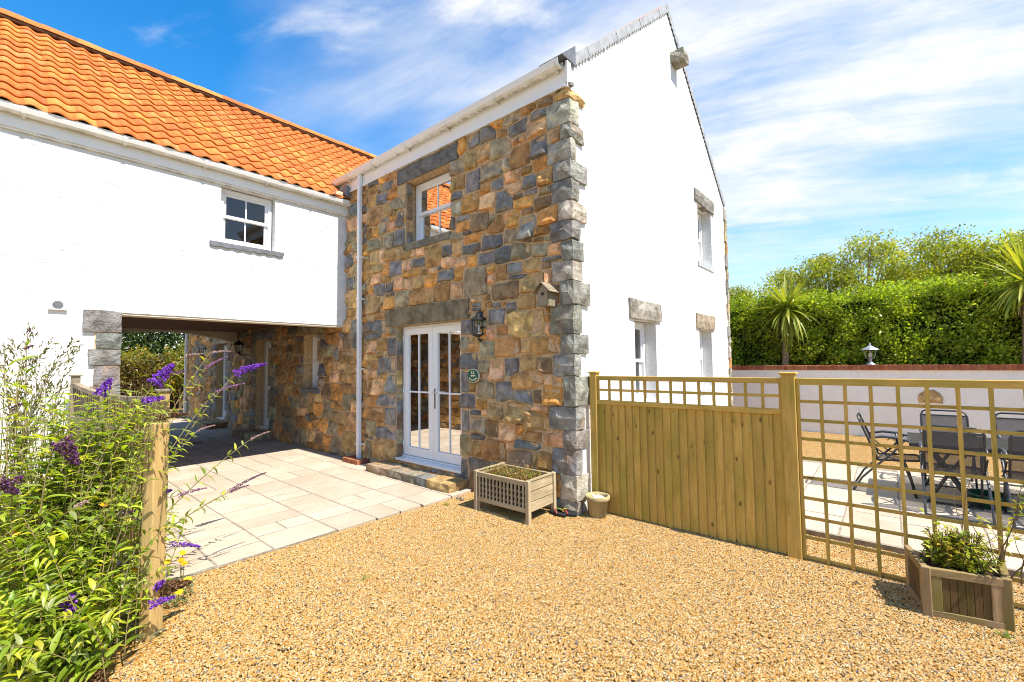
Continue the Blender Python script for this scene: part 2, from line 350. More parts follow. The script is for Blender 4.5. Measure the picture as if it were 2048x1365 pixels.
# ================================================================== SETTING: ground, gravel, paving
g = G(); R_ = 400
g.add([(-R_, -R_, -.03), (R_, -R_, -.03), (R_, R_, -.03), (-R_, R_, -.03)], [(0, 1, 2, 3)])
struct('ground', g, 'grass_land')
g = G(); nx, ny = 60, 80
xs = np.linspace(-9, 9.0, nx); ys = np.linspace(-9, 19.5, ny)
vs = [(x, y, .004*math.sin(x*3.1+y)+.005*math.sin(y*2.3-x*1.7)-.012) for x in xs for y in ys]
g.add(vs, [(i*ny+j, (i+1)*ny+j, (i+1)*ny+j+1, i*ny+j+1) for i in range(nx-1) for j in range(ny-1)])
struct('gravel_yard', g, 'gravel_bed', smooth=True)

# loose pebbles, real stones scattered over the near part of the yard
gp = G()
def fill(poly, z=.004):
    n = len(poly); gp.add([(x, y, z) for x, y in poly], [tuple(range(n))])
fill([(-3.55, .75), (-3.9, .55), (-3.9, -.9), (-2.6, -2.6), (-.3, -3.7), (.9, -3.7), (.95, -1.6), (.3, -.05), (-.02, -.02), (-.02, 1.53), (-3.2, 1.68)])
gro = mk('gravel', gp, 'pebble'); gro['kind'] = 'stuff'; tag(gro, 'loose golden pebbles of the gravel yard in the foreground', 'gravel')
ng = D.node_groups.new('pebbles', 'GeometryNodeTree'); ng.interface.new_socket('Geometry', in_out='INPUT', socket_type='NodeSocketGeometry'); ng.interface.new_socket('Geometry', in_out='OUTPUT', socket_type='NodeSocketGeometry')
gn = ng.nodes; gi = gn.new('NodeGroupInput'); go = gn.new('NodeGroupOutput')
dp = gn.new('GeometryNodeDistributePointsOnFaces'); dp.inputs['Density'].default_value = 16500
ic = gn.new('GeometryNodeMeshIcoSphere'); ic.inputs['Radius'].default_value = .0063; ic.inputs['Subdivisions'].default_value = 2
sm = gn.new('GeometryNodeSetMaterial'); sm.inputs['Material'].default_value = MAT['pebble']
ip = gn.new('GeometryNodeInstanceOnPoints')
rs = gn.new('FunctionNodeRandomValue'); rs.data_type = 'FLOAT_VECTOR'; rs.inputs[0].default_value = (.55, .45, .3); rs.inputs[1].default_value = (1.45, 1.1, .75)
rr = gn.new('FunctionNodeRandomValue'); rr.data_type = 'FLOAT_VECTOR'; rr.inputs[0].default_value = (-.45, -.45, 0); rr.inputs[1].default_value = (.45, .45, 6.28)
li = ng.links.new
li(gi.outputs[0], dp.inputs['Mesh']); li(dp.outputs['Points'], ip.inputs['Points']); li(ic.outputs['Mesh'], sm.inputs['Geometry']); li(sm.outputs[0], ip.inputs['Instance'])
li(rs.outputs[0], ip.inputs['Scale']); li(rr.outputs[0], ip.inputs['Rotation']); li(ip.outputs[0], go.inputs[0])
md = gro.modifiers.new('pebbles', 'NODES'); md.node_group = ng

def slab_mesh(w, l, t=.05):
    g = G(); w2, l2, e = w/2, l/2, .007
    n = []
    for z, k in ((-t, 0), (-.004, 0), (0, e)):
        pts = [(-w2+k, -l2+k), (w2-k, -l2+k), (w2-k, l2-k), (-w2+k, l2-k)]
        n += [(x, y, z) for x, y in pts]
    g.add(n, [(0, 1, 5, 4), (1, 2, 6, 5), (2, 3, 7, 6), (3, 0, 4, 7), (4, 5, 9, 8), (5, 6, 10, 9), (6, 7, 11, 10), (7, 4, 8, 11), (8, 9, 10, 11)])
    return g
SLAB = {}
def slab(parent, x0, x1, y0, y1, z, gx=.018, gy=.026):
    key = (round(x1-x0, 2), round(y1-y0, 2), gx)
    if key not in SLAB:
        o = mk('slab', slab_mesh(key[0]-gx, key[1]-gy), 'paving', parent, local=True); SLAB[key] = o.data
    else: o = inst('slab', SLAB[key], parent)
    o.location = ((x0+x1)/2, (y0+y1)/2, z+U(-.002, .002)); o.rotation_euler = (U(-.004, .004), U(-.004, .004), U(-.004, .004)); return o
pv = struct('paving', G().box(-3.5, -.01, 1.66, 15.0, -.05, .0135), 'paving_joint')
random.seed(21)
x = -3.42
strips = [.45, .45, .6, .45, .6, .87]
for i, w in enumerate(strips):
    y = 1.68-.045*(x+3.1)-.0
    while y < 14.9:
        L = random.choice([.3, .3, .45, .45, .6, .75]) if w < .8 else random.choice([.3, .45, .6, .6])
        if y+L > 14.9: L = round(14.95-y, 2)
        if w > .8 or (w == .6 and random.random() < .3):
            a = .45 if w > .8 else .3
            slab(pv, x, x+a, y, y+L, .018); slab(pv, x+a, x+w, y, y+L, .018)
        else: slab(pv, x, x+w, y, y+L, .018)
        y += L
    x += w
random.seed(5)
pt = struct('patio', G().box(.9, 4.40, -7.0, -1.52, -.05, .0515), 'paving_joint')
y = -1.53
while y > -6.6:
    h = random.choice([.45, .6, .3]); x = .93
    while x < 4.2:
        L = random.choice([.45, .6, .75, .9]); L = min(L, 4.40-x)
        slab(pt, x, x+L, y-h, y, .056, .014, .012); x += L
    y -= h

# ================================================================== STONE HOUSE
HX, HL, EZ, AZ_ = 6.42, 15.2, 5.16, 7.83
house = thing('stone_house', 'rubble stone house with white gable, grey quoins and white french doors', 'house', (0, 0, 0))
DOOR = (1.84, 3.37, .17, 2.31); UWIN = (2.03, 3.10, 3.62, 4.62); AWIN = (5.98, 6.66, 1.22, 2.32); DA = (8.35, 9.25, .2, 2.32); DB = (11.35, 12.25, .2, 2.34)
HOLES = [DOOR, UWIN, AWIN, DA, DB]
g = G(); sheet_holes(g, lambda u, v, w: (w-.007, u, v), 0, HL, -.05, EZ+.05, HOLES, .267)
sw = mk('stone_wall', g, 'mortar', house)

PAL = {'B': (.225, .225, .22), 'G': (.37, .315, .20), 'T': (.60, .40, .17), 'O': (.72, .36, .10), 'R': (.45, .25, .095), 'P': (.76, .45, .24), 'D': (.26, .175, .10), 'K': (.25, .25, .23), 'W': (.52, .46, .33), 'S': (.40, .39, .34)}
ST = []           # [cu, cv, hu, hv, colour, fixed]
def addpx(ox, oy, s, rows, fixed=False):
    for x0, y0, x1, y1, c in rows:
        X0, X1, Y0, Y1 = ox+x0/s, ox+x1/s, oy+y0/s, oy+y1/s; xm, ym = (X0+X1)/2, (Y0+Y1)/2
        c0 = onX(xm, ym); a = onX(X0, ym); b = onX(X1, ym); t = onX(xm, Y0); d = onX(xm, Y1)
        ST.append([c0[1], c0[2], abs(a[1]-b[1])/2, abs(t[2]-d[2])/2, PAL[c], fixed])
addpx(680, 260, 3.592, [(70,525,158,625,'B'),(55,630,105,725,'P'),(112,618,160,715,'P'),(125,720,160,800,'P'),(60,735,120,810,'G'),(85,805,160,880,'G'),(55,890,115,970,'B'),(115,885,160,955,'P'),(105,960,158,1040,'G'),(60,1050,112,1150,'B'),(112,1045,158,1140,'G'),(50,1160,75,1210,'P'),(75,1155,150,1280,'T'),(50,1290,110,1350,'R'),(112,1290,155,1350,'P'),(80,440,158,520,'R'),
 (280,330,330,388,'O'),(335,300,410,360,'R'),(215,360,285,410,'B'),(235,395,305,450,'R'),(310,375,375,445,'B'),(205,470,270,550,'R'),(265,450,350,540,'B'),(370,395,425,500,'O'),(425,345,466,470,'G'),(385,475,466,578,'G'),(210,560,305,690,'R'),(315,535,380,635,'T'),(310,635,360,665,'B'),(365,615,415,655,'O'),(420,582,466,705,'B'),(395,710,466,840,'B'),(285,660,335,755,'W'),(340,655,415,735,'P'),(235,705,285,780,'O'),(315,735,395,855,'G'),(215,780,310,865,'G'),(200,700,235,790,'R'),
 (230,870,282,968,'T'),(285,868,330,955,'P'),(335,860,440,945,'R'),(445,875,515,935,'R'),(515,870,550,920,'P'),(470,815,530,865,'G'),(545,845,615,915,'P'),(615,840,735,985,'R'),(240,970,310,1030,'T'),(312,965,365,1045,'O'),(365,930,450,1055,'B'),(450,935,515,1025,'P'),(515,920,540,990,'W'),(545,915,615,985,'B'),(480,1000,575,1055,'O'),(575,1005,650,1050,'R'),(650,990,708,1040,'P'),
 (235,1035,300,1115,'P'),(300,1045,360,1100,'R'),(390,1050,450,1155,'P'),(470,1065,522,1150,'P'),(525,1058,605,1145,'T'),(605,1045,708,1135,'O'),(255,1110,330,1195,'B'),(330,1095,388,1165,'B'),(205,1130,250,1180,'O'),(345,1165,395,1200,'B'),(395,1155,510,1280,'G'),(510,1145,660,1265,'R'),(665,1100,800,1235,'R'),(205,1200,285,1325,'T'),(310,1200,395,1305,'O'),(290,1310,330,1360,'R'),
 (735,222,770,355,'B'),(775,215,905,330,'G'),(800,60,915,180,'O'),(920,40,1005,135,'B'),(1018,0,1130,95,'B'),(905,140,995,290,'T'),(985,105,1095,215,'T'),(1090,85,1240,215,'G'),(735,350,835,475,'T'),(840,320,915,435,'R'),(885,295,1015,465,'B'),(1010,225,1180,385,'G'),(1170,190,1225,285,'W'),(1210,105,1370,295,'R'),(1370,25,1515,215,'B'),(1240,40,1335,105,'P'),(1390,190,1500,315,'O'),(1295,260,1385,325,'R'),(1175,295,1305,385,'P'),(1085,335,1180,435,'B'),(1005,405,1085,470,'O'),(1200,370,1308,475,'P'),(1310,320,1415,440,'B'),(1415,265,1555,410,'R'),(735,475,790,620,'B'),(795,435,880,510,'B'),(800,515,885,615,'W'),(875,450,1000,600,'O'),(1005,445,1118,585,'P'),(1120,440,1250,600,'B'),(1250,455,1325,500,'D'),(1320,420,1425,475,'B'),(1425,405,1520,475,'G'),(1390,480,1490,590,'D'),(1260,480,1395,570,'O'),
 (735,625,830,755,'B'),(875,610,935,660,'B'),(835,655,940,740,'O'),(935,590,1080,735,'D'),(1080,610,1125,670,'G'),(1085,600,1190,760,'R'),(1170,590,1220,630,'P'),(1210,585,1300,705,'O'),(1300,560,1400,620,'D'),(1430,560,1570,690,'O'),(1275,590,1405,790,'S'),(1180,705,1275,810,'G'),(1400,695,1515,765,'R'),(735,765,795,825,'B'),(795,735,890,810,'G'),(905,745,1015,815,'O'),(1018,740,1165,865,'B'),(895,725,955,755,'B'),(1320,790,1385,815,'D'),(1385,770,1470,810,'R'),(1470,755,1515,800,'G'),
 (745,830,808,910,'B'),(810,805,875,920,'T'),(878,820,1015,895,'B'),(1125,840,1240,960,'B'),(1240,800,1370,940,'G'),(1390,810,1495,915,'G'),(1490,810,1590,910,'P'),(745,915,835,990,'P'),(840,910,915,985,'P'),(920,910,995,985,'O'),(990,875,1115,975,'B'),(1210,945,1315,1035,'K'),(1315,920,1445,1030,'T'),(1445,910,1570,945,'B'),(1450,955,1525,1005,'D'),(710,995,822,1090,'B'),(825,995,890,1090,'O'),(890,990,1070,1210,'G'),(1060,965,1120,1035,'O'),(1120,970,1210,1100,'R'),(1065,1035,1115,1105,'P'),(1215,1035,1355,1075,'B'),(1470,1000,1535,1095,'P'),(1310,1035,1500,1175,'T'),(1080,1085,1285,1235,'D'),(800,1090,885,1225,'P'),
 (960,1245,1020,1300,'B'),(1020,1230,1095,1290,'R'),(1095,1235,1165,1285,'B'),(1165,1230,1195,1265,'O'),(1285,1175,1415,1295,'T'),(1415,1180,1475,1260,'B')])
addpx(640, 100, 2.967, [(1120,405,1240,530,'K'),(1090,370,1190,460,'G'),(1225,415,1335,530,'P'),(1190,320,1285,390,'R'),(1290,270,1385,350,'D'),(1255,345,1345,420,'B'),(1030,410,1085,475,'O'),(1145,500,1225,565,'P'),(1050,470,1115,520,'R'),(1375,470,1425,545,'P'),(1390,240,1470,285,'B')])
addpx(640, 540, 2.625, [(20,330,95,385,'R'),(125,340,165,430,'D'),(165,365,215,415,'B'),(95,415,195,490,'R'),(20,470,70,530,'R'),(70,480,130,520,'P'),(135,500,190,545,'T'),(100,540,190,605,'T'),(10,600,60,660,'D'),(60,600,120,690,'O'),(120,590,200,650,'R'),(70,690,130,730,'O'),(125,655,165,740,'G'),(165,690,215,750,'P'),(20,680,70,780,'G'),(70,725,140,800,'T'),(135,755,210,850,'P'),(5,780,45,840,'O'),(45,790,100,870,'G'),(95,810,135,860,'R'),(60,870,115,940,'G'),(15,875,60,925,'O'),(115,840,195,955,'T'),
 (255,330,320,370,'B'),(255,375,300,440,'P'),(300,360,362,430,'R'),(365,350,405,455,'B'),(320,465,405,545,'B'),(250,440,300,480,'T'),(270,480,318,520,'R'),(250,530,300,570,'P'),(275,580,330,655,'P'),(365,555,405,645,'B'),(310,655,405,720,'B'),(245,660,308,715,'R'),(345,725,405,815,'B'),(255,720,340,790,'R'),(245,785,300,870,'G'),(310,820,405,890,'B'),(345,895,405,990,'T'),(275,915,343,990,'T'),(245,895,275,960,'G'),(300,790,340,820,'R'),
 (745,260,800,345,'B'),(745,345,785,430,'G'),(745,435,830,525,'B'),(745,530,785,645,'B'),(745,650,820,730,'K'),(745,735,785,860,'K'),(745,860,800,975,'G'),(745,985,780,1090,'B'),(805,180,850,215,'B'),(850,165,915,205,'R'),(885,195,975,290,'B'),(980,170,1030,220,'K'),(925,290,1000,345,'R'),(1000,205,1185,360,'T'),(1185,285,1225,345,'P'),(880,305,925,370,'P'),(835,375,925,470,'W'),(930,345,1060,460,'R'),(1060,365,1120,440,'T'),(1110,345,1255,450,'R'),(1235,345,1265,380,'R'),(1045,440,1145,520,'T'),(785,380,840,430,'R'),(835,475,895,530,'G'),(895,485,968,580,'P'),(970,460,1050,545,'B'),(1145,460,1225,555,'D'),(1030,535,1180,625,'R'),(1180,555,1225,610,'P'),(790,590,825,645,'R'),(820,590,920,680,'G'),(920,585,1010,695,'B'),(1030,635,1130,705,'B'),(1130,600,1280,710,'O'),(1115,625,1185,680,'D'),(820,675,880,735,'O'),(790,735,850,765,'B'),(850,730,885,765,'P'),(885,700,965,795,'T'),(975,685,1080,800,'T'),(1080,740,1205,845,'T'),(1130,710,1205,745,'P'),(790,770,880,860,'G'),(880,770,945,875,'D'),(935,800,1035,895,'P'),(1030,805,1080,850,'O'),(805,860,870,895,'B'),(1085,850,1180,910,'R'),(1030,885,1165,945,'B'),(1165,865,1265,960,'P'),(805,900,860,985,'R'),(865,895,985,1005,'R'),(980,900,1025,945,'P'),(990,945,1115,1040,'D'),(1140,945,1215,1060,'R'),(785,985,900,1045,'B')])
# blocks that are cut square: corner quoins and lintels take their place in the wall before the rubble is fitted round them
QU = [(178,196,1112,1164),(196,246,1095,1152),(246,276,1122,1162),(277,319,1097,1147),(320,357,1108,1169),(359,399,1105,1153),(401,438,1118,1169),(440,478,1103,1156),(480,520,1124,1162),(521,560,1106,1158),(561,608,1121,1174),(610,667,1102,1159),(669,708,1124,1172),(709,752,1108,1157),(754,813,1129,1179),(815,862,1101,1164),(863,899,1129,1173),(901,951,1107,1161),(952,1003,1124,1171),(1004,1036,1110,1160)]
QB = []
for t, b, xl, xr in QU:
    xa = 1137+16*((t+b)/2-178)/852
    z1, z0 = onX(xa, t)[2], onX(xa, b)[2]; sl_ = onX(xl, (t+b)/2)[1]; gl_ = onY(xr, (t+b)/2)[0]; QB.append((max(z0, -.03), z1, sl_, gl_))
    ST.append([sl_/2, (z0+z1)/2, sl_/2, (z1-z0)/2, None, True])
LINT = [(1.66, 3.66, 2.315, 2.60), (1.86, 3.32, 4.625, 4.86), (5.75, 6.85, 2.33, 2.55), (8.1, 9.45, 2.33, 2.57), (11.1, 12.5, 2.35, 2.58)]
for a, b, c, d in LINT: ST.append([(a+b)/2, (c+d)/2, (b-a)/2, (d-c)/2, None, True])
SILLS = [(2.03, 3.12, 3.50, 3.61)]
for a, b, c, d in SILLS: ST.append([(a+b)/2, (c+d)/2, (b-a)/2, (d-c)/2, None, True])
# square jamb stones of the openings under the arch
random.seed(11)
for h in (AWIN, DA, DB):
    for side in (0, 1):
        z = h[2]-.0; k_ = 0
        while z < h[3]-.08:
            hh = min(U(.2, .32), h[3]-z); w = (.32 if k_ % 2 else .2)+U(-.03, .03)
            u0, u1 = (h[0]-w, h[0]-.004) if side == 0 else (h[1]+.004, h[1]+w)
            ST.append([(u0+u1)/2, z+hh/2, (u1-u0)/2, hh/2-.008, jit(PAL[random.choice('BBBGD')]), False]); z += hh; k_ += 1
# fill the rest of the face with random rubble
def fits(cu, cv, hu, hv, arr, sh):
    return not np.any((np.abs(arr[:, 0]-cu) < (arr[:, 2]+hu)*sh) & (np.abs(arr[:, 1]-cv) < (arr[:, 3]+hv)*sh))
arr = np.array([[s[0], s[1], s[2], s[3]] for s in ST]+[[(h[0]+h[1])/2, (h[2]+h[3])/2, (h[1]-h[0])/2+.0, (h[3]-h[2])/2+.0] for h in HOLES])
keys = 'TRRGGDBBTOPORG'
for hs_, tries, sh in (((.13, .2, .09, .15), 2600, .95), ((.09, .15, .07, .11), 4200, .95), ((.055, .1, .045, .08), 6500, .93), ((.03, .055, .025, .045), 7000, .9)):
    for _ in range(tries):
        hu, hv = U(hs_[0], hs_[1]), U(hs_[2], hs_[3]); cu = U(hu, HL-hu); cv = U(hv, 4.9-hv)
        if cu > 5 and cv > 2.75 and cu < 10.7: continue
        if hu < .055 and cu > 5.2: continue
        if fits(cu, cv, hu, hv, arr, sh):
            ST.append([cu, cv, hu, hv, PAL[random.choice(keys)], False]); arr = np.vstack([arr, [cu, cv, hu, hv]])
SA = np.array([[s[0], s[1], s[2], s[3]] for s in ST])
def clip(poly, p, n):
    out = []
    for i in range(len(poly)):
        a, b = poly[i], poly[(i+1) % len(poly)]; da = (a[0]-p[0])*n[0]+(a[1]-p[1])*n[1]; db = (b[0]-p[0])*n[0]+(b[1]-p[1])*n[1]
        if da <= 0: out.append(a)
        if da*db < 0: t = da/(da-db); out.append((a[0]+(b[0]-a[0])*t, a[1]+(b[1]-a[1])*t))
    return out
def stone_poly(i):
    cu, cv, hu, hv, c, fx = ST[i]; ex = 1.85
    P = []
    for sx, sz in ((-1, -1), (1, -1), (1, 1), (-1, 1)):
        k1, k2 = U(.25, .7), U(.25, .7)
        a, b = (cu+sx*hu*ex*(1-k1*.36), cv+sz*hv*ex), (cu+sx*hu*ex, cv+sz*hv*ex*(1-k2*.36))
        P += [b, a] if sx*sz < 0 else [a, b]
    P = sorted(P, key=lambda q: math.atan2((q[1]-cv)/hv, (q[0]-cu)/hu))
    m = .0055
    near = np.where((np.abs(SA[:, 0]-cu) < (SA[:, 2]+hu)*1.5) & (np.abs(SA[:, 1]-cv) < (SA[:, 3]+hv)*1.5))[0]
    for j in near:
        if j == i: continue
        du, dv = SA[j, 0]-cu, SA[j, 1]-cv; su, sv = SA[j, 2]+hu, SA[j, 3]+hv
        au, av = du/su, dv/sv
        pw = 9 if ST[j][5] else 3
        n = np.array([math.copysign(abs(au)**pw/su, au), math.copysign(abs(av)**pw/sv, av)]); L = np.hypot(*n)
        if L < 1e-12: return None
        n /= L
        gi_ = max(abs(du)/hu, abs(dv)/hv); gj = max(abs(du)/SA[j, 2], abs(dv)/SA[j, 3]); t = gj/(gi_+gj)
        if ST[j][5]:
            p = (SA[j, 0]-math.copysign(SA[j, 2], du)-math.copysign(m, du), SA[j, 1]-math.copysign(SA[j, 3], dv)-math.copysign(m, dv))
            n = np.array([math.copysign(1, du), 0]) if abs(au) > abs(av) else np.array([0, math.copysign(1, dv)])
        else: p = (cu+du*t-n[0]*m, cv+dv*t-n[1]*m)
        P = clip(P, p, n)
        if len(P) < 3: return None
    for h in HOLES:
        if h[0]-.4 < cu < h[1]+.4 and h[2]-.4 < cv < h[3]+.4:
            q = max([(h[0]-cu, (h[0], cv), (1, 0)), (cu-h[1], (h[1], cv), (-1, 0)), (h[2]-cv, (cu, h[2]), (0, 1)), (cv-h[3], (cu, h[3]), (0, -1))], key=lambda r: r[0])
            P = clip(P, q[1], q[2])
            if len(P) < 3: return None
    for p, n in (((0, 4.93), (0, 1)), ((0, -.03), (0, -1)), ((HL, 0), (1, 0))):
        P = clip(P, p, n)
        if len(P) < 3: return None
    A = 0.5*sum(P[i][0]*P[(i+1) % len(P)][1]-P[(i+1) % len(P)][0]*P[i][1] for i in range(len(P)))
    if abs(A) < .0012: return None
    # merge near points, break long edges
    Q = []
    for i, p in enumerate(P):
        if not Q or math.hypot(p[0]-Q[-1][0], p[1]-Q[-1][1]) > .014: Q.append(p)
    if len(Q) < 3: return None
    P2 = []
    for i, p in enumerate(Q):
        q = Q[(i+1) % len(Q)]; P2.append(p); L = math.hypot(q[0]-p[0], q[1]-p[1])
        if L > .11: f = U(.35, .65); k_ = U(-.009, .012); P2.append((p[0]+(q[0]-p[0])*f-(q[1]-p[1])/L*-k_*-1, p[1]+(q[1]-p[1])*f+(q[0]-p[0])/L*k_))
    return (P2 if A > 0 else P2[::-1]), abs(A)
def stone_geo(P, rough=1.0, base=0.0):
    n = len(P); cu = sum(p[0] for p in P)/n; cv = sum(p[1] for p in P)/n; tu, tv = (U(-.15, .42) if random.random() < .6 else U(-.1, .1))*rough, (U(-.6, .0) if random.random() < .6 else U(-.12, .12))*rough
    sz = max(abs(p[0]-cu) for p in P); up = U(.010, .042)*rough; vs = []; k_ = min(.16, .011/max(sz, .03)+.02)
    for f, w in ((1, .012), (1-k_, -.010), (.58, None)):
        for p in P:
            a, b = cu+(p[0]-cu)*f, cv+(p[1]-cv)*f
            if w is None: a += U(-.012, .012)*min(1, sz*8); b += U(-.012, .012)*min(1, sz*8)
            ww = w if w == .012 else (-(.012+(a-cu)*tu+(b-cv)*tv)+U(-.006, .004) if w else -(.012+up+(a-cu)*tu+(b-cv)*tv)+U(-.008, .008)*rough)
            if w is not None and w < 0: ww = min(ww, -.013)
            vs.append((base+max(-.07, min(.014, ww)), a, b))
    vs.append((base-(.014+up*U(.8, 1.15)), cu, cv)); fs = []
    for r in (0, 1):
        for i in range(n): j = (i+1) % n; fs.append((r*n+i, (r+1)*n+i, (r+1)*n+j, r*n+j))
    fs += [(2*n+i, 3*n, 2*n+(i+1) % n) for i in range(n)]
    return vs, fs
pcs = []
for i, s in enumerate(ST):
    if s[5]: continue
    r = stone_poly(i)
    if r is None: continue
    P, A = r; c = np.array([0, s[0], s[1]]); dd = c-CP; px = A*abs(dd[0])/max(.1, np.linalg.norm(dd))**3
    if 4.96 < s[0] < 10.65 and s[1] > 2.62: continue
    pcs.append((px, P, jit(s[4], .22)))
pcs.sort(key=lambda t: -t[0])
rest = G()
for i, (px, P, c) in enumerate(pcs):
    vs, fs = stone_geo(P)
    if i < 300: mk('stone', G().add(vs, fs), 'stone', sw, color=c)
    else: rest.add(vs, fs, c)
o = mk('stone_rubble', rest, 'stone_small', house, vc=True); o['kind'] = 'stuff'
def rough_block(x0, x1, y0, y1, z0, z1, amp, nx=2, ny=2, nz=2, seed=None):
    g = G(); vid = {}
    nn = (nx, ny, nz)
    def V(i, j, k_):
        key = (i, j, k_)
        if key not in vid:
            e = [(i in (0, nx)), (j in (0, ny)), (k_ in (0, nz))]; ne = sum(e); a = amp*(1.6 if ne == 1 else (.7 if ne == 2 else .5))
            p = [x0+(x1-x0)*i/nx, y0+(y1-y0)*j/ny, z0+(z1-z0)*k_/nz]; c = [(x0+x1)/2, (y0+y1)/2, (z0+z1)/2]
            for q in range(3):
                p[q] += U(-amp, amp)*.6
                if e[q]: p[q] += math.copysign(a if ne == 1 else -a*.4, p[q]-c[q])
            vid[key] = len(g.v); g.v.append(tuple(p))
        return vid[key]
    for i in range(nx):
        for j in range(ny): g.f.append((V(i,j,0),V(i,j+1,0),V(i+1,j+1,0),V(i+1,j,0))); g.f.append((V(i,j,nz),V(i+1,j,nz),V(i+1,j+1,nz),V(i,j+1,nz)))
    for i in range(nx):
        for k_ in range(nz): g.f.append((V(i,0,k_),V(i+1,0,k_),V(i+1,0,k_+1),V(i,0,k_+1))); g.f.append((V(i,ny,k_),V(i,ny,k_+1),V(i+1,ny,k_+1),V(i+1,ny,k_)))
    for j in range(ny):
        for k_ in range(nz): g.f.append((V(0,j,k_),V(0,j,k_+1),V(0,j+1,k_+1),V(0,j+1,k_))); g.f.append((V(nx,j,k_),V(nx,j+1,k_),V(nx,j+1,k_+1),V(nx,j,k_+1)))
    return g
random.seed(3)
for i, (z0, z1, sl_, gl_) in enumerate(QB):
    c = jit(PAL['T'] if i == 0 else random.choice([PAL['K'], PAL['B'], PAL['S'], (.24, .24, .235)]), .15)
    mk('quoin', rough_block(-.026, gl_, -.03, sl_-.008, z0+.007, z1-.007, .015, 3, 3, 2), 'stone', house, color=c)
for (a, b, c, d), cc in zip(LINT, ((.20, .165, .10), (.15, .155, .15), PAL['G'], PAL['B'], PAL['G'])):
    mk('lintel', rough_block(-.03, .2, a+.006, b-.006, c+.004, d-.004, .008, 1, 5, 2), 'stone', house, color=cc)
mk('sill', rough_block(-.028, .2, 2.035, 3.115, 3.505, 3.603, .006, 1, 4, 1), 'stone', house, color=(.20, .185, .14))
mk('sill', rough_block(-.05, .2, 5.93, 6.71, 1.13, 1.212, .005, 1, 3, 1), 'lead', house)
# stones lining the far reveals of the door and the upper window
for h, zs in ((DOOR, 9), (UWIN, 5)):
    z = h[2]
    for i in range(zs):
        hh = (h[3]-h[2])/zs; w = U(.1, .115)
        mk('reveal_stone', rough_block(.006, w, h[1]-.012, h[1]+.03, z+.008, z+hh-.006, .004, 1, 1, 2), 'stone', house, color=jit(PAL[random.choice('BBGDT')])); z += hh

# gable and the other outside walls
PGb = PG(0.0); GW = [(1.60, 2.35, 1.10, 2.30), (4.40, 5.16, 1.14, 2.30), (4.52, 5.37, 3.60, 4.76)]
g = G(); sheet_holes(g, PGb, .0, HX, -.05, EZ, GW, .22)
g.add([(0, 0, EZ), (HX, 0, EZ), (HX/2, 0, AZ_)], [(0, 1, 2)])
mk('gable_wall', g, 'white_render', house)
g = G(); g.add([(HX, 0, -.05), (HX, HL, -.05), (HX, HL, EZ+.05), (HX, 0, EZ+.05)], [(0, 1, 2, 3)])
g.add([(0, HL, -.05), (HX, HL, -.05), (HX, HL, EZ), (HX/2, HL, AZ_), (0, HL, EZ)], [(4, 3, 2, 1, 0)]); mk('back_wall', g, 'white_render', house)
g = G()      # inside shell: lining, floors, cross walls
for z in (.14, 2.62): g.box(.27, HX-.1, .24, HL-.1, z-.05, z)
g.add([(.27, .24, 5.0), (HX-.1, .24, 5.0), (HX-.1, HL-.1, 5.0), (.27, HL-.1, 5.0)], [(0, 1, 2, 3)])
mk('floor', g, 'wood_floor_inside', house)
g = G(); g.box(HX-.2, HX-.1, .24, HL-.1, .1, 5); g.box(.27, HX, 4.9, 5.0, .1, 5); g.box(.27, HX, 7.4, 7.5, .1, 5); g.box(.27, HX, 10.4, 10.5, .1, 5)
g.box(3.6, 3.7, .24, 4.9, .14, 5.0)
mk('partition', g, 'plaster_inside', house)
# roof of the house: pantiled slopes, lead verge
g = G(); slope = (AZ_-EZ)/(HX/2)
x0 = -.01; zt = lambda x: EZ+.0+slope*min(x, HX-x)
for sgn in (0, 1):
    nn = 70; prof = [(y, .022*math.sin(y/.216*2*math.pi)) for y in np.linspace(.06, HL+.1, 560)]
    X = lambda x: x if sgn == 0 else HX-x
    vs = []; 
    for y, w in prof: vs += [(X(x0), y, zt(x0)+.03+w), (X(HX/2), y, zt(HX/2)+.03+w)]
    g.add(vs, [(2*i, 2*i+1, 2*i+3, 2*i+2) for i in range(len(prof)-1)])
rf = mk('roof', g, 'roof_tile', house)
g = G(); g.prism([(x0, zt(x0)+.02), (HX/2, zt(HX/2)+.02), (HX-x0, zt(x0)+.02), (HX-x0, zt(x0)-.05), (HX/2, zt(HX/2)-.06), (x0, zt(x0)-.05)], .0, HL+.05, 'y'); mk('roof_deck', g, 'lead', rf)
g = G()
for j in range(34): g.lathe([(.12, 0), (.12, .43)], (0, 0, 0), 10)
gv = G(); gv.tube([(HX/2, .08, AZ_-.02), (HX/2, HL+.1, AZ_-.02)], .10, 10); mk('ridge', gv, 'roof_tile', rf, smooth=True)
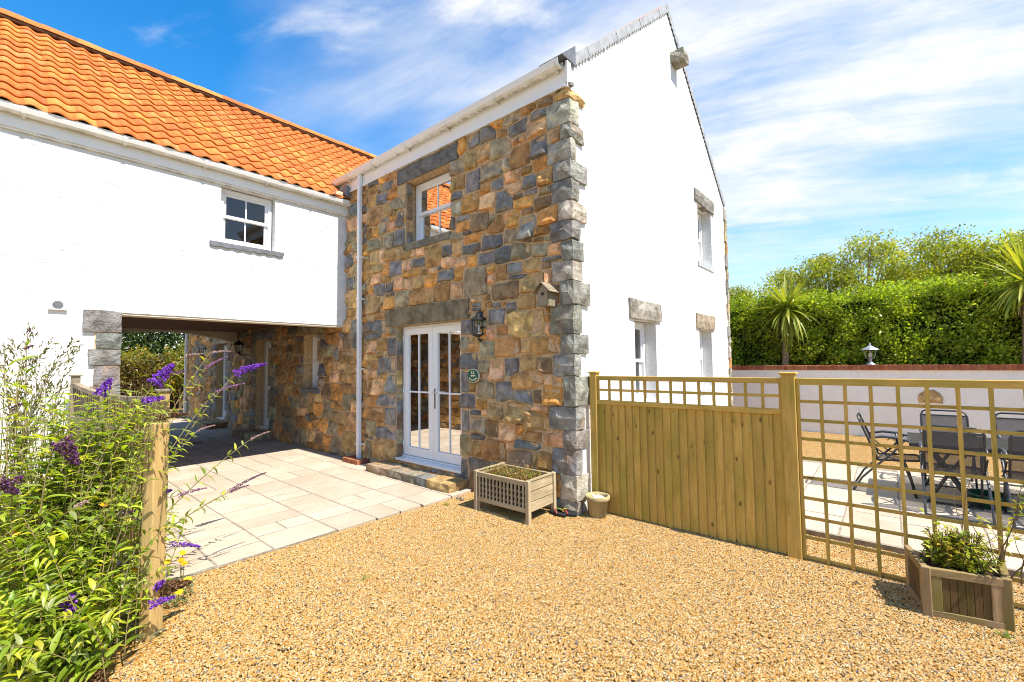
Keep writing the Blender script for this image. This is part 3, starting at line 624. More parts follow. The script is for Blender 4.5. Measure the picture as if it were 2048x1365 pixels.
# scalloped lead verge in overlapping lengths
def scallop(p0, p1, drop, sc, y, th=.012, top=.028):
    p0, p1 = Vector(p0), Vector(p1); L = (p1-p0).length; d = (p1-p0)/L; nrm = Vector((d.z, 0, -d.x)) if d.x > 0 else Vector((-d.z, 0, d.x))
    n = max(1, round(L/sc)); pts = []
    for i in range(n):
        for q in range(6): t = (i+q/6)/n*L; pts.append(p0+d*t+nrm*(drop*(.68+.32*abs(math.sin(math.pi*q/6)))))
    pts.append(p1+nrm*drop*.68)
    g = G(); n = len(pts); L2 = L
    tops = [p0+d*((q-p0).dot(d))-nrm*top for q in pts]
    vs = []
    for k_ in (0, th): vs += [(p.x, y+k_, p.z) for p in pts]+[(p.x, y+k_, p.z) for p in tops]
    fs = []
    for i in range(n-1):
        fs += [(i, i+1, n+i+1, n+i), (2*n+i+1, 2*n+i, 3*n+i, 3*n+i+1), (i+1, i, 2*n+i, 2*n+i+1), (n+i, n+i+1, 3*n+i+1, 3*n+i)]
    return g.add(vs, fs)
va, vb = Vector((.02, 0, zt(.02)+.06)), Vector((HX/2, 0, zt(HX/2)+.06)); nseg = 8
for i in range(nseg):
    a, b = va.lerp(vb, i/nseg), va.lerp(vb, (i+1)/nseg+.01); mk('verge_flashing', scallop(a, b, .105, .10, -.022-.004*(i % 2)), 'lead_verge', rf)
va, vb = Vector((HX/2, 0, zt(HX/2)+.06)), Vector((HX+.02, 0, zt(0)+.06))
for i in range(nseg):
    a, b = va.lerp(vb, i/nseg), va.lerp(vb, (i+1)/nseg+.01); mk('verge_flashing', scallop(a, b, .105, .10, -.022-.004*(i % 2)), 'lead_verge', rf)
mk('verge_box', G().prism([(-.16, 5.19), (.12, 5.19), (.12, 5.44), (-.16, 5.20)], -.035, .3, 'y'), 'lead', rf)
mk('projecting_stone', rough_block(3.34, 3.60, -.21, .1, 6.94, 7.12, .02, 2, 2, 2), 'stone', house, color=(.27, .255, .215))
# grey quoins at the far corner of the gable
random.seed(8); z = .0; i = 0
while z < 5.0:
    h = U(.2, .32); w = (.32 if i % 2 else .16)+U(-.02, .03)
    mk('quoin', rough_block(HX-w*.35, HX+.03, -.03, .3, z+.007, z+h-.007, .012, 2, 2, 2), 'stone', house, color=jit(random.choice([PAL['S'], PAL['K'], PAL['G'], PAL['R']]))); z += h; i += 1
for (a, b, c, d), z1, cc in ((GW[0], 2.57, (.30, .285, .25)), (GW[1], 2.58, (.33, .28, .21)), (GW[2], 5.0, (.24, .235, .215))):
    mk('lintel', rough_block(a-.17, b+.17, -.028, .1, d+.003, z1, .012, 5, 1, 2), 'stone', house, color=cc)

def sash_window(parent, P, u0, u1, v0, v1, d, bar=True, vent=True, name='window'):
    g = G(); f = .055
    for a, b, c, e in ((u0, u0+f, v0, v1), (u1-f, u1, v0, v1), (u0+f, u1-f, v1-f*1.2, v1), (u0+f, u1-f, v0, v0+f*.8)): fbox(g, P, a, b, c, e, d, d+.09)
    fbox(g, P, u0-.0, u1+.0, v0-.02, v0-.001, d-.04, d+.1)
    win = mk(name, g, 'upvc', parent, bevel=.004)
    if vent: mk('trickle_vent', fbox(G(), P, u0+.14, u1-.14, v1-.045, v1-.022, d-.014, d-.001), 'upvc', win, bevel=.003)
    vm = (v0+v1)/2; s = .042
    for (c, e, w) in ((vm-.02, v1-f*1.2, d+.022), (v0+f*.8, vm+.02, d+.052)):
        g = G(); a, b = u0+f, u1-f
        for q in ((a, a+s, c, e), (b-s, b, c, e), (a+s, b-s, e-s, e), (a+s, b-s, c, c+s*1.15)): fbox(g, P, *q, w, w+.028)
        mk('sash', g, 'upvc', win, bevel=.003)
        um = (a+b)/2
        if bar: mk('glazing_bar', fbox(G(), P, um-.009, um+.009, c+s, e-s, w+.004, w+.024), 'upvc', win)
        for q in (((a+s, um-.009), (um+.009, b-s)) if bar else ((a+s, b-s),)):
            g = G(); g.add([P(q[0], c+s, w+.014), P(q[1], c+s, w+.014), P(q[1], e-s, w+.014), P(q[0], e-s, w+.014)], [(0, 1, 2, 3)]); mk('pane', g, 'window_glass', win)
    return win
sash_window(house, PS, UWIN[0]+.01, UWIN[1]-.02, UWIN[2]+.01, UWIN[3]-.01, .17)
sash_window(house, PS, AWIN[0]+.01, AWIN[1]-.01, AWIN[2]+.01, AWIN[3]-.01, .17, bar=False)
for h in GW: sash_window(house, PGb, h[0]+.01, h[1]-.01, h[2]+.02, h[3]-.01, .18)
for h, pal in zip(GW, ('lead_pale',)*3):
    mk('window_apron', scallop((h[0]-.08, 0, h[2]-.01), (h[1]+.08, 0, h[2]-.01), .085, .085, -.016, top=.01), pal, house)

def french_door(parent, u0, u1, v0, v1, d):
    P = PS; g = G(); f = .035
    for q in ((u0, u0+f, v0, v1), (u1-f, u1, v0, v1), (u0+f, u1-f, v1-f, v1)): fbox(g, P, *q, d, d+.07)
    fr = mk('french_door', g, 'upvc', parent, bevel=.004)
    mk('threshold', fbox(fbox(G(), P, u0-.02, u1+.03, v0-.035, v0, d-.14, d+.07), P, u0, u1, v0+.0005, v0+.03, d-.02, d+.069), 'upvc', fr, bevel=.004)
    um = (u0+u1)/2; s = .105
    for a, b, side in ((u0+f, um-.003, 0), (um+.003, u1-f, 1)):
        c, e = v0+.035, v1-f; w = d-.004; g = G()
        for q in ((a, a+s, c, e), (b-s, b, c, e), (a+s, b-s, e-s, e), (a+s, b-s, c, c+s*1.3)): fbox(g, P, *q, w, w+.06)
        leaf = mk('door_leaf', g, 'upvc', fr, bevel=.006)
        um2, vm = (a+b)/2, 1.255; bb = G(); fbox(bb, P, um2-.011, um2+.011, c+s, e-s, w+.012, w+.04); fbox(bb, P, a+s, b-s, vm-.012, vm+.012, w+.010, w+.042)
        mk('glazing_bar', bb, 'upvc', fr)
        for q0, q1 in ((a+s, um2-.011), (um2+.011, b-s)):
            for r0, r1 in ((c+s*1.3, vm-.012), (vm+.012, e-s)):
                mk('pane', G().add([P(q0, r0, w+.025), P(q1, r0, w+.025), P(q1, r1, w+.025), P(q0, r1, w+.025)], [(0, 1, 2, 3)]), 'window_glass', fr)
        if side == 0:
            g = G(); uh = b-.05; fbox(g, P, uh-.014, uh+.014, 1.02, 1.32, w-.008, w-.0005); g.tube([(w-.004, uh, 1.27), (w-.05, uh, 1.27)], .009); g.tube([(w-.05, uh+.008, 1.27), (w-.052, uh-.11, 1.268)], .009)
            mk('handle', g, 'chrome', fr)
        else:
            for z in (.42, 1.28, 2.12): mk('hinge', G().tube([(w-.012, b+.006, z-.045), (w-.012, b+.006, z+.045)], .011, 8), 'upvc', fr)
    return fr
french_door(house, DOOR[0]+.005, DOOR[1]-.02, DOOR[2]+.04, DOOR[3]-.004, .115)
for h in (DA, DB):
    g = G(); d = .16
    for q in ((h[0]+.01, h[0]+.07, h[2], h[3]-.01), (h[1]-.07, h[1]-.01, h[2], h[3]-.01), (h[0]+.07, h[1]-.07, h[3]-.07, h[3]-.01)): fbox(g, PS, *q, d, d+.07)
    dr = mk('door', g, 'upvc', house, bevel=.004)
    g = G(); c, e, a, b, s = h[2]+.03, h[3]-.07, h[0]+.07, h[1]-.07, .11
    for q in ((a, a+s, c, e), (b-s, b, c, e), (a+s, b-s, e-s, e), (a+s, b-s, c, c+s*1.6), (a+s, b-s, 1.1, 1.2)): fbox(g, PS, *q, d-.006, d+.05)
    mk('door_leaf', g, 'upvc', dr, bevel=.005)
    mk('threshold', fbox(G(), PS, h[0], h[1], h[2]-.03, h[2]+.02, d-.14, d+.06), 'upvc', dr)
    for r0, r1 in ((c+s*1.6, 1.1), (1.2, e-s)): mk('pane', G().add([PS(a+s, r0, d+.02), PS(b-s, r0, d+.02), PS(b-s, r1, d+.02), PS(a+s, r1, d+.02)], [(0, 1, 2, 3)]), 'window_glass', dr)

def gutter(parent, P, u0, u1, v, w, r=.062, brackets=(), name='gutter'):
    pr = [(0, 0), (0, -r*1.05), (r*.35, -r*1.45), (r*1.15, -r*1.5), (r*1.65, -r*1.15), (r*1.9, -r*.45), (r*1.9, -.012), (r*1.98, 0), (r*1.86, 0), (r*1.78, -r*.4), (r*1.5, -r), (r*.4, -r*1.3), (.012, -r), (.012, 0)]
    g = G(); n = len(pr); vs = [P(u0, v+b, -(w+a)) for a, b in pr]+[P(u1, v+b, -(w+a)) for a, b in pr]
    g.add(vs, [(i, (i+1) % n, n+(i+1) % n, n+i) for i in range(n)]+[tuple(range(n)), tuple(range(n, 2*n))[::-1]])
    gt = mk(name, g, 'gutter_white', parent)
    for u in brackets:
        k_ = 1.07; pr2 = [(a*k_-.001, b*k_-.003) for a, b in pr[:8]]; m = len(pr2); g = G(); vs = [P(u-.022, v+b, -(w+a)) for a, b in pr2]+[P(u+.022, v+b, -(w+a)) for a, b in pr2]
        g.add(vs, [(i, i+1, m+i+1, m+i) for i in range(m-1)]); g.box(*[q for pq in zip(P(u-.012, v-r*1.9, -w), P(u+.012, v-r*1.2, -(w+.05))) for q in pq])
        mk('bracket', g, 'gutter_white', gt)
    return gt
mk('fascia', fbox(fbox(G(), PS, .008, HL, 4.895, 5.14, -.045, .1), PS, .006, HL, 4.88, 4.915, -.062, .09), 'gutter_white', house, bevel=.004)
mk('fascia_end', fbox(G(), PG(0), -.058, .03, 4.865, 5.18, -.028, .006), 'gutter_white', house, bevel=.004)
gutter(house, PS, .03, HL, 5.18, .047, .062, [.1, 1.05, 2.0, 2.95, 3.9, 4.72, 5.6, 10.9, 12, 13])
def downpipe(parent, y, z0, z1, clips, x=-.085):
    dp_ = mk('downpipe', G().box(x-.035, x+.035, y-.035, y+.035, z0, z1), 'upvc', parent, bevel=.012)
    for z in clips: mk('clip', G().box(x-.041, -.01, y-.058, y+.048, z-.016, z+.016), 'upvc', dp_, bevel=.004)
    return dp_
downpipe(house, 4.36, .06, 5.09, (.32, 1.62, 2.85, 3.6)); downpipe(house, 15.1, .05, 4.9, (1, 2.2, 3.5))

# ================================================================== WHITE COTTAGE WITH THE ARCHWAY
WY, WX0, WX1, WE = 4.95, -9.0, -.004, 4.70
cot = thing('white_cottage', 'white rendered cottage with orange pantile roof over a drive-through passage', 'house', (-3.2, WY, 0))
PW = PG(WY); CW = (-2.06, -1.28, 3.58, 4.47); RY, RZ = 7.82, 7.30
g = G(); sheet_holes(g, PW, -3.2, WX1, 2.42, WE+.05, [CW], .2); sheet_holes(g, PW, WX0, -3.2, -.05, WE+.05, [], .2)
g.box(-3.2, WX1, WY+.003, WY+.28, 2.42, 2.60)
mk('front_wall', g, 'white_render', cot)
g = G(); g.add([(-3.2, WY, -.05), (-3.2, 10.7, -.05), (-3.2, 10.7, 2.6), (-3.2, WY, 2.6)], [(0, 1, 2, 3)]); g.add([(WX0, 10.7, -.05), (-3.2, 10.7, -.05), (-3.2, 10.7, 4.8), (WX0, 10.7, 4.8)], [(3, 2, 1, 0)])
g.add([(-3.2, 10.7, 2.62), (WX1, 10.7, 2.62), (WX1, 10.7, 4.8), (-3.2, 10.7, 4.8)], [(3, 2, 1, 0)]); mk('passage_wall', g, 'white_render', cot)
g = G(); random.seed(14); z = .01
g.box(-3.199, -3.19, WY+.42, 10.5, 0, 2.6)
while z < 2.5:
    h = U(.14, .26); y = WY+.42
    while y < 10.4:
        w = U(.16, .4); n = len(g.v); b_ = rough_block(-3.19, -3.155, y+.01, y+w-.01, z+.01, z+h-.01, .012, 1, 2, 2); g.add(b_.v, b_.f); y += w
    z += h
g.c = [c_ for c_ in [jit(PAL[random.choice('RDGTB')]) for _ in range(len(g.f)//16+2)] for _ in range(16)][:len(g.f)]
o = mk('passage_stone', g, 'stone_small', cot, vc=True); o['kind'] = 'stuff'
g = G(); pts = [(-3.2+3.196*i/24, 2.30+.26*(1-((i-12)/12)**2)) for i in range(25)]
for (a, b), (c, d) in zip(pts, pts[1:]): g.add([(a, 10.55, b), (c, 10.55, d), (c, 10.55, 2.62), (a, 10.55, 2.62), (a, 10.8, b), (c, 10.8, d)], [(0, 1, 2, 3), (0, 4, 5, 1)])
mk('arch_beam', g, 'cream_paint', cot)
mk('soffit_trim', G().box(-3.2, WX1-.03, WY+.012, WY+.27, 2.392, 2.418), 'cream_paint', cot)
sf = mk('soffit', G().box(-3.2, WX1-.03, WY+.28, 10.55, 2.625, 2.66), 'soffit_wood_x', cot)
y = WY+.285; bm = None
while y < 10.45:
    if bm is None: o = mk('board', G().box(-3.195, -.04, -.046, .046, 2.604, 2.62), 'soffit_wood_x', sf, local=True); bm = o.data; 
    else: o = inst('board', bm, sf)
    o.location = (3.2, y+.05-WY, 0); y += .1
g = G(); g.add([(WX0, 10.4, 2.7), (WX1, 10.4, 2.7), (WX1, 10.4, 5), (WX0, 10.4, 5)], [(0, 1, 2, 3)]); g.box(WX0, WX1, WY+.25, 10.4, 2.67, 2.7); g.add([(WX0, WY+.25, 4.62), (WX1, WY+.25, 4.62), (WX1, 10.4, 4.62), (WX0, 10.4, 4.62)], [(0, 1, 2, 3)])
g.box(-3.3, -3.2, WY+.25, 8, 2.7, 4.6); g.box(-.6, -.5, WY+.25, 8, 2.7, 4.6)
mk('inside_lining', g, 'plaster_inside', cot)
random.seed(4)
for (x0, z0, z1) in ((-3.525, 2.165, 2.43), (-3.405, 1.95, 2.14), (-3.47, 1.74, 1.925), (-3.41, 1.48, 1.715), (-3.50, 1.25, 1.46), (-3.40, 1.0, 1.23), (-3.5, .76, .98), (-3.4, .5, .74), (-3.5, .24, .48), (-3.4, -.02, .22)):
    mk('quoin', rough_block(x0, -3.17, WY-.03, WY+.4, z0, z1, .012, 3, 3, 2), 'stone', cot, color=jit((.20, .21, .215), .1))
mk('quoin_mortar', G().box(-3.42, -3.185, WY-.008, WY+.39, -.02, 2.4), 'lime_mortar', cot)
sash_window(cot, PW, CW[0]+.01, CW[1]-.015, CW[2]+.02, CW[3]-.01, .10)
mk('window_apron', scallop((CW[0]-.14, WY, CW[2]-.01), (CW[1]+.14, WY, CW[2]-.01), .065, .155, WY-.03, th=.02, top=.012), 'lead', cot)
mk('fascia', fbox(fbox(G(), PW, WX0, -.005, 4.50, 4.70, -.05, .12), PW, WX0, -.004, 4.475, 4.52, -.032, .11), 'gutter_white', cot, bevel=.004)
gutter(cot, PW, WX0, .06, 4.735, .052, .062, [-4.1, -3.2, -2.3, -1.45, -.7, -.08])
vn = mk('vent', G().box(-3.838, -3.675, WY-.035, WY, 2.405, 2.535), 'upvc', cot, bevel=.006)
g = G()
for i in range(9):
    z = 2.43+i*.01; hw = math.sqrt(max(0, .048**2-(z-2.47)**2)); g.box(-3.757-hw, -3.757+hw, WY-.041, WY-.036, z-.003, z+.003)
mk('louvre', g, 'lead', vn)
# pantiles, one by one
sd = Vector((0, RY-(WY-.17), RZ-4.745)); SL = sd.length; sd.normalize(); sn = Vector((0, -sd.z, sd.y)); TW, TG = .2165, SL/14.0
crf = part('roof', cot)
def tile_geo():
    g = G(); n = 10; pr = []
    for i in range(n+1):
        t = i/n; x = (t-.5)*(TW+.03); pr.append((x, .021*math.sin(2*math.pi*(t*(TW+.03)/TW-.12))+.0))
    Lt = TG+.07
    for s_, lift in ((0, .032), (Lt, .004)): g.v += [(x, s_, w+lift) for x, w in pr]
    g.f += [(i, i+1, n+2+i, n+1+i) for i in range(n)]
    o_ = len(g.v); g.v += [(x, .0, w+.032-.017) for x, w in pr]; g.f += [(i, o_+i, o_+i+1, i+1) for i in range(n)]
    o2 = len(g.v); g.v += [(x, .10, w+.028-.017) for x, w in pr]; g.f += [(o_+i, o2+i, o2+i+1, o_+i+1) for i in range(n)]
    return g
tile_me = None; rest = G(); cand = []
random.seed(9)
for r in range(14):
    for q in range(-24, 13):
        x = -.1+q*TW; s_ = r*TG
        p = Vector((x, WY-.17, 4.728))+sd*s_
        val = (p.z+.25-(EZ+.06))/slope
        if x > max(-.02, val+.15): continue
        cand.append((x, p))
cand.sort(key=lambda t: (0 if t[0] > -4.75 else 1, dist(t[1])))
for i, (x, p) in enumerate(cand):
    M_ = Matrix(((1, 0, 0, p.x), (0, sd.y, sn.y, p.y), (0, sd.z, sn.z, p.z), (0, 0, 0, 1)))
    M_ = M_ @ Matrix.Translation((U(-.003, .003), U(-.006, .006), U(0, .004))) @ Euler((0, 0, U(-.012, .012))).to_matrix().to_4x4()
    M_ = Matrix.Translation(-wloc(cot)) @ M_
    if i < 300 and x > -4.75:
        if tile_me is None: o = mk('roof_tile', tile_geo(), 'roof_tile', crf, local=True, smooth=True); tile_me = o.data; o.matrix_local = M_
        else: inst('roof_tile', tile_me, crf, M_)
    else:
        t = tile_geo(); rest.add([(M_ @ Vector(v)) for v in t.v], t.f)
o = mk('outer_tiles', rest, 'roof_tile', crf, local=True, smooth=True); o['kind'] = 'stuff'
g = G(); p0 = Vector((WX0, WY-.12, 4.72)); 
g.add([(WX0, WY-.12, 4.71), (2.6, WY-.12, 4.71), (2.6, RY, RZ-.03), (WX0, RY, RZ-.03), (WX0, 2*RY-WY+.12, 4.71), (2.6, 2*RY-WY+.12, 4.71)], [(0, 1, 2, 3), (3, 2, 5, 4)]); mk('roof_deck', g, 'ridge_mortar', crf)
g = G(); g.box(WX0, 2.5, RY-.10, RY+.1, RZ-.04, RZ+.035); mk('ridge_bed', g, 'ridge_mortar', crf)
rm = None; x = -5.2
while x < 2.5:
    if rm is None:
        g = G(); n = 9; vs = []
        for xx, rr_ in ((0, .125), (.05, .132), (.44, .122)): vs += [(xx, rr_*math.cos(math.pi*i/(n-1))*1.05, rr_*math.sin(math.pi*i/(n-1))) for i in range(n)]
        g.add(vs, [(a*n+i, (a+1)*n+i, (a+1)*n+i+1, a*n+i+1) for a in range(2) for i in range(n-1)]); o = mk('ridge_tile', g, 'roof_tile', crf, local=True, smooth=True); rm = o.data
    else: o = inst('ridge_tile', rm, crf)
    o.location = (x+3.2, RY-WY, RZ+U(-.004, .004)); o.rotation_euler = (U(-.03, .03), 0, U(-.01, .01)); x += .435
o = inst('ridge_tile', rm, crf); o.location = (WX0+3.2, RY-WY, RZ); o.scale = (8.7, 1, 1)
# lead valley gutter foot where the two eaves meet
g = G(); g.prism([(-.14, 4.80), (-.02, 4.76), (-.02, 4.96), (-.12, 5.02)], 4.74, 4.92, 'y'); mk('valley_lead', g, 'lead', crf, bevel=.02)
mk('valley_mortar', rough_block(-.30, -.17, 4.80, 4.98, 4.79, 4.86, .012), 'lime_mortar', crf)

# ================================================================== THINGS BY THE STONE WALL
# brick kerb round the foot of the downpipe
bs = thing('brick_surround', 'small red brick surround at the foot of the white downpipe', 'brick kerb', (-.14, 4.36, .02))
for a in ((-.255, -.145, 4.12, 4.345), (-.255, -.145, 4.357, 4.60), (-.138, -.03, 4.12, 4.225), (-.138, -.03, 4.495, 4.60)):
    mk('brick', G().box(*a, .012, .095), 'brick', bs, bevel=.006)
mk('mortar_bed', G().box(-.247, -.035, 4.128, 4.592, .0, .03), 'lime_mortar', bs)
# stone doorstep
st = thing('doorstep', 'low doorstep of mixed stone blocks below the french doors', 'doorstep', (-.18, 2.67, .02))
random.seed(12)
fy = [1.69, 2.16, 2.42, 2.72, 3.08, 3.65]; fc = [(.40, .28, .12), (.17, .18, .18), (.23, .21, .16), (.24, .21, .16), (.33, .25, .17)]
for a, b, c in zip(fy, fy[1:], fc): mk('block', rough_block(-.375, -.15 if b-a < .4 else -.03, a+.006, b-.006, -.01, .125, .008, 2, 3, 2), 'stone', st, color=c)
y = 2.17
while y < 3.08:
    w = U(.1, .17)
    for x0, x1 in ((-.14, -.03), (-.025, .1)): mk('sett', rough_block(x0+U(0, .01), x1, y+.006, y+w-.006, 0, .116+U(-.006, .004), .004, 1, 1, 1), 'stone', st, color=jit(PAL[random.choice('BGRGT')]))
    y += w
mk('mortar_bed', G().box(-.36, .105, 1.70, 3.64, 0, .10), 'lime_mortar', st)
for u0, u1, nm in ((8.2, 9.4, 'low dark stone doorstep inside the archway'), (11.2, 12.4, 'farthest low stone doorstep beyond the archway')):
    s2 = thing('doorstep', nm, 'doorstep', (-.25, (u0+u1)/2, .02)); y = u0
    while y < u1-.05: w = min(U(.25, .45), u1-y); mk('block', rough_block(-.5, .0, y+.005, y+w-.005, 0, .16, .01, 2, 2, 2), 'stone', s2, color=jit(PAL[random.choice('RDGT')])); y += w

# wall lanterns
def half_lantern(name, label, y, z0):
    t = thing(name, label, 'wall lantern', (0, y, z0))
    hexp = [(-.115, -.045), (-.115, .045), (-.06, .085), (.0, .085), (.0, -.085), (-.06, -.085)]
    def ring(k_, z): return [(x*k_, yy*k_+y, z0+z) for x, yy in hexp]
    def loft(levels):
        g = G(); vs = []
        for k_, z in levels: vs += ring(k_, z)
        n = 6; return g.add(vs, [(a*n+i, a*n+(i+1) % n, (a+1)*n+(i+1) % n, (a+1)*n+i) for a in range(len(levels)-1) for i in range(n)]+[tuple(range(n)), tuple(range(len(vs)-n, len(vs)))[::-1]])
    mk('roof', loft([(1.22, .285), (1.24, .30), (.72, .345), (.62, .36), (.6, .385), (.35, .40), (.2, .41)]), 'black_metal', t)
    mk('base', loft([(.28, .0), (.34, .02), (.36, .055), (1.0, .085), (1.06, .10), (1.0, .115)]), 'black_metal', t)
    for a in range(4):
        x, yy = hexp[[0, 1, 2, 5][a]]; mk('bar', G().tube([(x, y+yy, z0+.11), (x*1.05, y+yy*1.05, z0+.29)], .008, 6), 'black_metal', t)
    mk('back_plate', G().box(-.012, -.001, y-.08, y+.08, z0+.02, z0+.33), 'black_metal', t)
    g = G(); a, b = ring(.97, .115), ring(1.02, .285)
    for i in (0, 1, 5): j = (i+1) % 6; g.add([a[i], a[j], b[j], b[i]], [(0, 1, 2, 3)])
    mk('glass', g, 'lamp_glass', t); mk('bulb', G().lathe([(.005, .12), (.022, .14), (.022, .2), (.005, .23)], (-.05, y, z0), 10), 'bulb_white', t, smooth=True)
half_lantern('half_lantern', 'black half lantern mounted beside the french doors', 1.45, 1.985)
def coach_lantern(label, y, z):
    t = thing('coach_lantern', label, 'wall lantern', (0, y, z)); X = -.24
    g = G(); g.tube([(0, y, z-.12), (-.12, y, z-.15), (X, y, z-.1)], .014); g.box(-.02, -.001, y-.04, y+.04, z-.2, z-.04); mk('bracket', g, 'black_metal', t)
    mk('roof', G().lathe([(.14, .12), (.13, .135), (.06, .19), (.02, .21), (.012, .25)], (X, y, z), 8), 'black_metal', t); mk('base', G().lathe([(.02, -.11), (.05, -.07), (.06, -.06)], (X, y, z), 8), 'black_metal', t)
    mk('glass', G().lathe([(.06, -.055), (.095, .12)], (X, y, z), 6), 'lamp_glass', t)
    for i in range(6): a = i*math.pi/3; mk('bar', G().tube([(X+.06*math.cos(a), y+.06*math.sin(a), z-.06), (X+.1*math.cos(a), y+.1*math.sin(a), z+.125)], .006, 5), 'black_metal', t)
coach_lantern('black coach lantern inside the archway beside the first door', 9.75, 2.12); coach_lantern('black coach lantern beyond the archway beside the farthest door', 12.75, 2.12)
# house name plaque
SY, SZ = 1.535, 1.53
sg = thing('name_plaque', 'oval green house name plaque reading LE VAUCON', 'sign', (-.04, SY, SZ))
def oval(ru, rv, w0, w1, n=40): return G().prism([(SY+ru*math.cos(2*math.pi*i/n), SZ+rv*math.sin(2*math.pi*i/n)) for i in range(n)], w0, w1, 'x')
mk('rim', oval(.112, .092, -.078, -.058), 'sign_cream', sg); mk('plate', oval(.105, .085, -.081, -.0785), 'sign_green', sg)
def letter(ch, u, v, size, rot, sx=1):
    c = D.curves.new('letter', 'FONT'); c.body = ch; c.size = size; c.align_x = 'CENTER'; c.align_y = 'CENTER'; c.extrude = .0012; c.offset = .0011; c.materials.append(MAT['sign_cream'])
    tmp = D.objects.new('letter_curve', c); COL.objects.link(tmp); bpy.context.view_layer.update()
    me = D.meshes.new_from_object(tmp.evaluated_get(bpy.context.evaluated_depsgraph_get())); D.objects.remove(tmp); D.curves.remove(c)
    o = D.objects.new('letter', me); COL.objects.link(o); o.parent = sg
    M_ = Matrix(((0, 0, -1, -.0825+.04), (-1, 0, 0, u), (0, 1, 0, v), (0, 0, 0, 1)))
    o.matrix_local = M_ @ Matrix.Rotation(rot, 4, 'Z') @ Matrix.Diagonal((sx, 1, 1, 1))
letter('L', .016, .044, .052, 0); letter('E', -.016, .044, .052, 0)
for i, ch in enumerate('VAUCON'):
    a = rad(-90+(i-2.5)*21); letter(ch, -.080*math.cos(a), .056*math.sin(a)-.001, .036, (i-2.5)*rad(15))
g = G()      # little emblem: a low four-legged outline in cream
for u0, u1, v0, v1 in ((-.032, .03, -.004, .012), (-.046, -.03, .0, .016), (-.028, -.02, -.014, -.004), (-.012, -.004, -.013, -.004), (.01, .018, -.014, -.004), (.022, .03, -.013, -.004), (.03, .042, .004, .012)): g.box(-.0835, -.0815, SY+u0, SY+u1, SZ+v0, SZ+v1)
mk('emblem', g, 'sign_cream', sg)
tag(mk('name_plaque', G().prism([(8.02+.08*math.cos(i*math.pi/12), 1.72+.07*math.sin(i*math.pi/12)) for i in range(24)], -.055, -.03, 'x'), 'sign_green', origin=(0, 0, 0)), 'small round green plaque by the first door inside the archway', 'sign')
# bird box
by, bz = .275, 2.355
bb = thing('bird_box', 'grey wooden bird box with shingled roof high on the stone wall', 'bird box', (0, by, bz))
hw, dp_ = .072, .16
mk('front', G().prism([(by-hw, bz), (by+hw, bz), (by+hw, bz+.16), (by, bz+.235), (by-hw, bz+.16)], -.035-dp_, -.02-dp_, 'x'), 'grey_wood_z', bb)
mk('back', G().prism([(by-hw, bz), (by+hw, bz), (by+hw, bz+.16), (by, bz+.235), (by-hw, bz+.16)], -.035, -.02, 'x'), 'grey_wood_z', bb)
for s in (-1, 1):
    mk('side', G().box(-.034-dp_, -.036, by+s*hw-(.0 if s > 0 else 0), by+s*(hw-.012), bz, bz+.158), 'grey_wood_z', bb)
    for i in range(4):
        a = (by+s*.0, bz+.250); b = (by+s*.115, bz+.135); f0, f1 = i/4, (i+1.25)/4
        p = [(a[0]+(b[0]-a[0])*f, a[1]+(b[1]-a[1])*f+lift) for f, lift in ((f0, .002), (f1, .014))]
        mk('shingle', G().prism([p[0], p[1], (p[1][0], p[1][1]+.009), (p[0][0], p[0][1]+.009)], -.235, -.01, 'x'), 'grey_wood_y', bb)
mk('floor', G().box(-.034-dp_, -.036, by-hw, by+hw, bz-.012, bz-.001), 'grey_wood_y', bb)
mk('hole', G().prism([(by+.02*math.cos(i*math.pi/8), bz+.125+.02*math.sin(i*math.pi/8)) for i in range(16)], -.037-dp_, -.0345-dp_, 'x'), 'liner_black', bb)
# curtains and a chair behind the glass
def curtain(label, P, u0, u1, v0, v1, w, mat, folds):
    g = G(); n = folds*8; vs = []
    for i in range(n+1): t = i/n; u = u0+(u1-u0)*t; ww = w+.03*math.sin(t*folds*2*math.pi)+.01*math.sin(t*17); vs += [P(u, v0, ww), P(u, v1, ww)]
    g.add(vs, [(2*i, 2*i+2, 2*i+3, 2*i+1) for i in range(n)]); o = mk('curtain', g, mat, smooth=True, origin=P(u0, v0, w)); tag(o, label, 'curtain'); return o
curtain('pale curtain with red dots behind the left french door', PS, 2.98, 3.5, .16, 2.3, .34, 'curtain', 5)
curtain('pale curtain inside the upper stone wall window', PS, 2.62, 3.1, 3.5, 4.7, .36, 'curtain_plain', 6)
curtain('dark curtain inside the gable ground floor window', PGb, 1.62, 1.9, 1.1, 2.3, .34, 'curtain_plain', 4)

# slatted trough by the corner
random.seed(31)
tr = thing('planter_trough', 'weathered wooden planter trough with lattice front by the house corner', 'planter', (-.33, .62, 0))
TX0, TX1, TY0, TY1 = -.56, -.10, .235, 1.0
for x in (TX0, TX1):
    for y in (TY0, TY1): mk('leg', G().box(x-.024, x+.024, y-.024, y+.024, -.01, .455+U(0, .01)), 'pale_wood_z', tr, bevel=.006)
for x in (TX0, TX1):
    mk('rail', G().box(x-.016, x+.016, TY0+.025, TY1-.025, .392, .445), 'pale_wood_y', tr, bevel=.004); mk('rail', G().box(x-.014, x+.014, TY0+.025, TY1-.025, .115, .165), 'pale_wood_y', tr, bevel=.004)
for i in range(13):
    y = TY0+.06+i*(TY1-TY0-.12)/12
    for x, dx in ((TX0, -.009), (TX1, .009)): mk('slat', G().box(x+dx-.006, x+dx+.006, y-.011, y+.011, .160, .397), 'pale_wood_z', tr)
for z in (.20, .26, .32): 
    for x in (TX0+.007, TX1-.007): mk('cross_slat', G().box(x-.005, x+.005, TY0+.026, TY1-.026, z-.009, z+.009), 'pale_wood_y', tr)
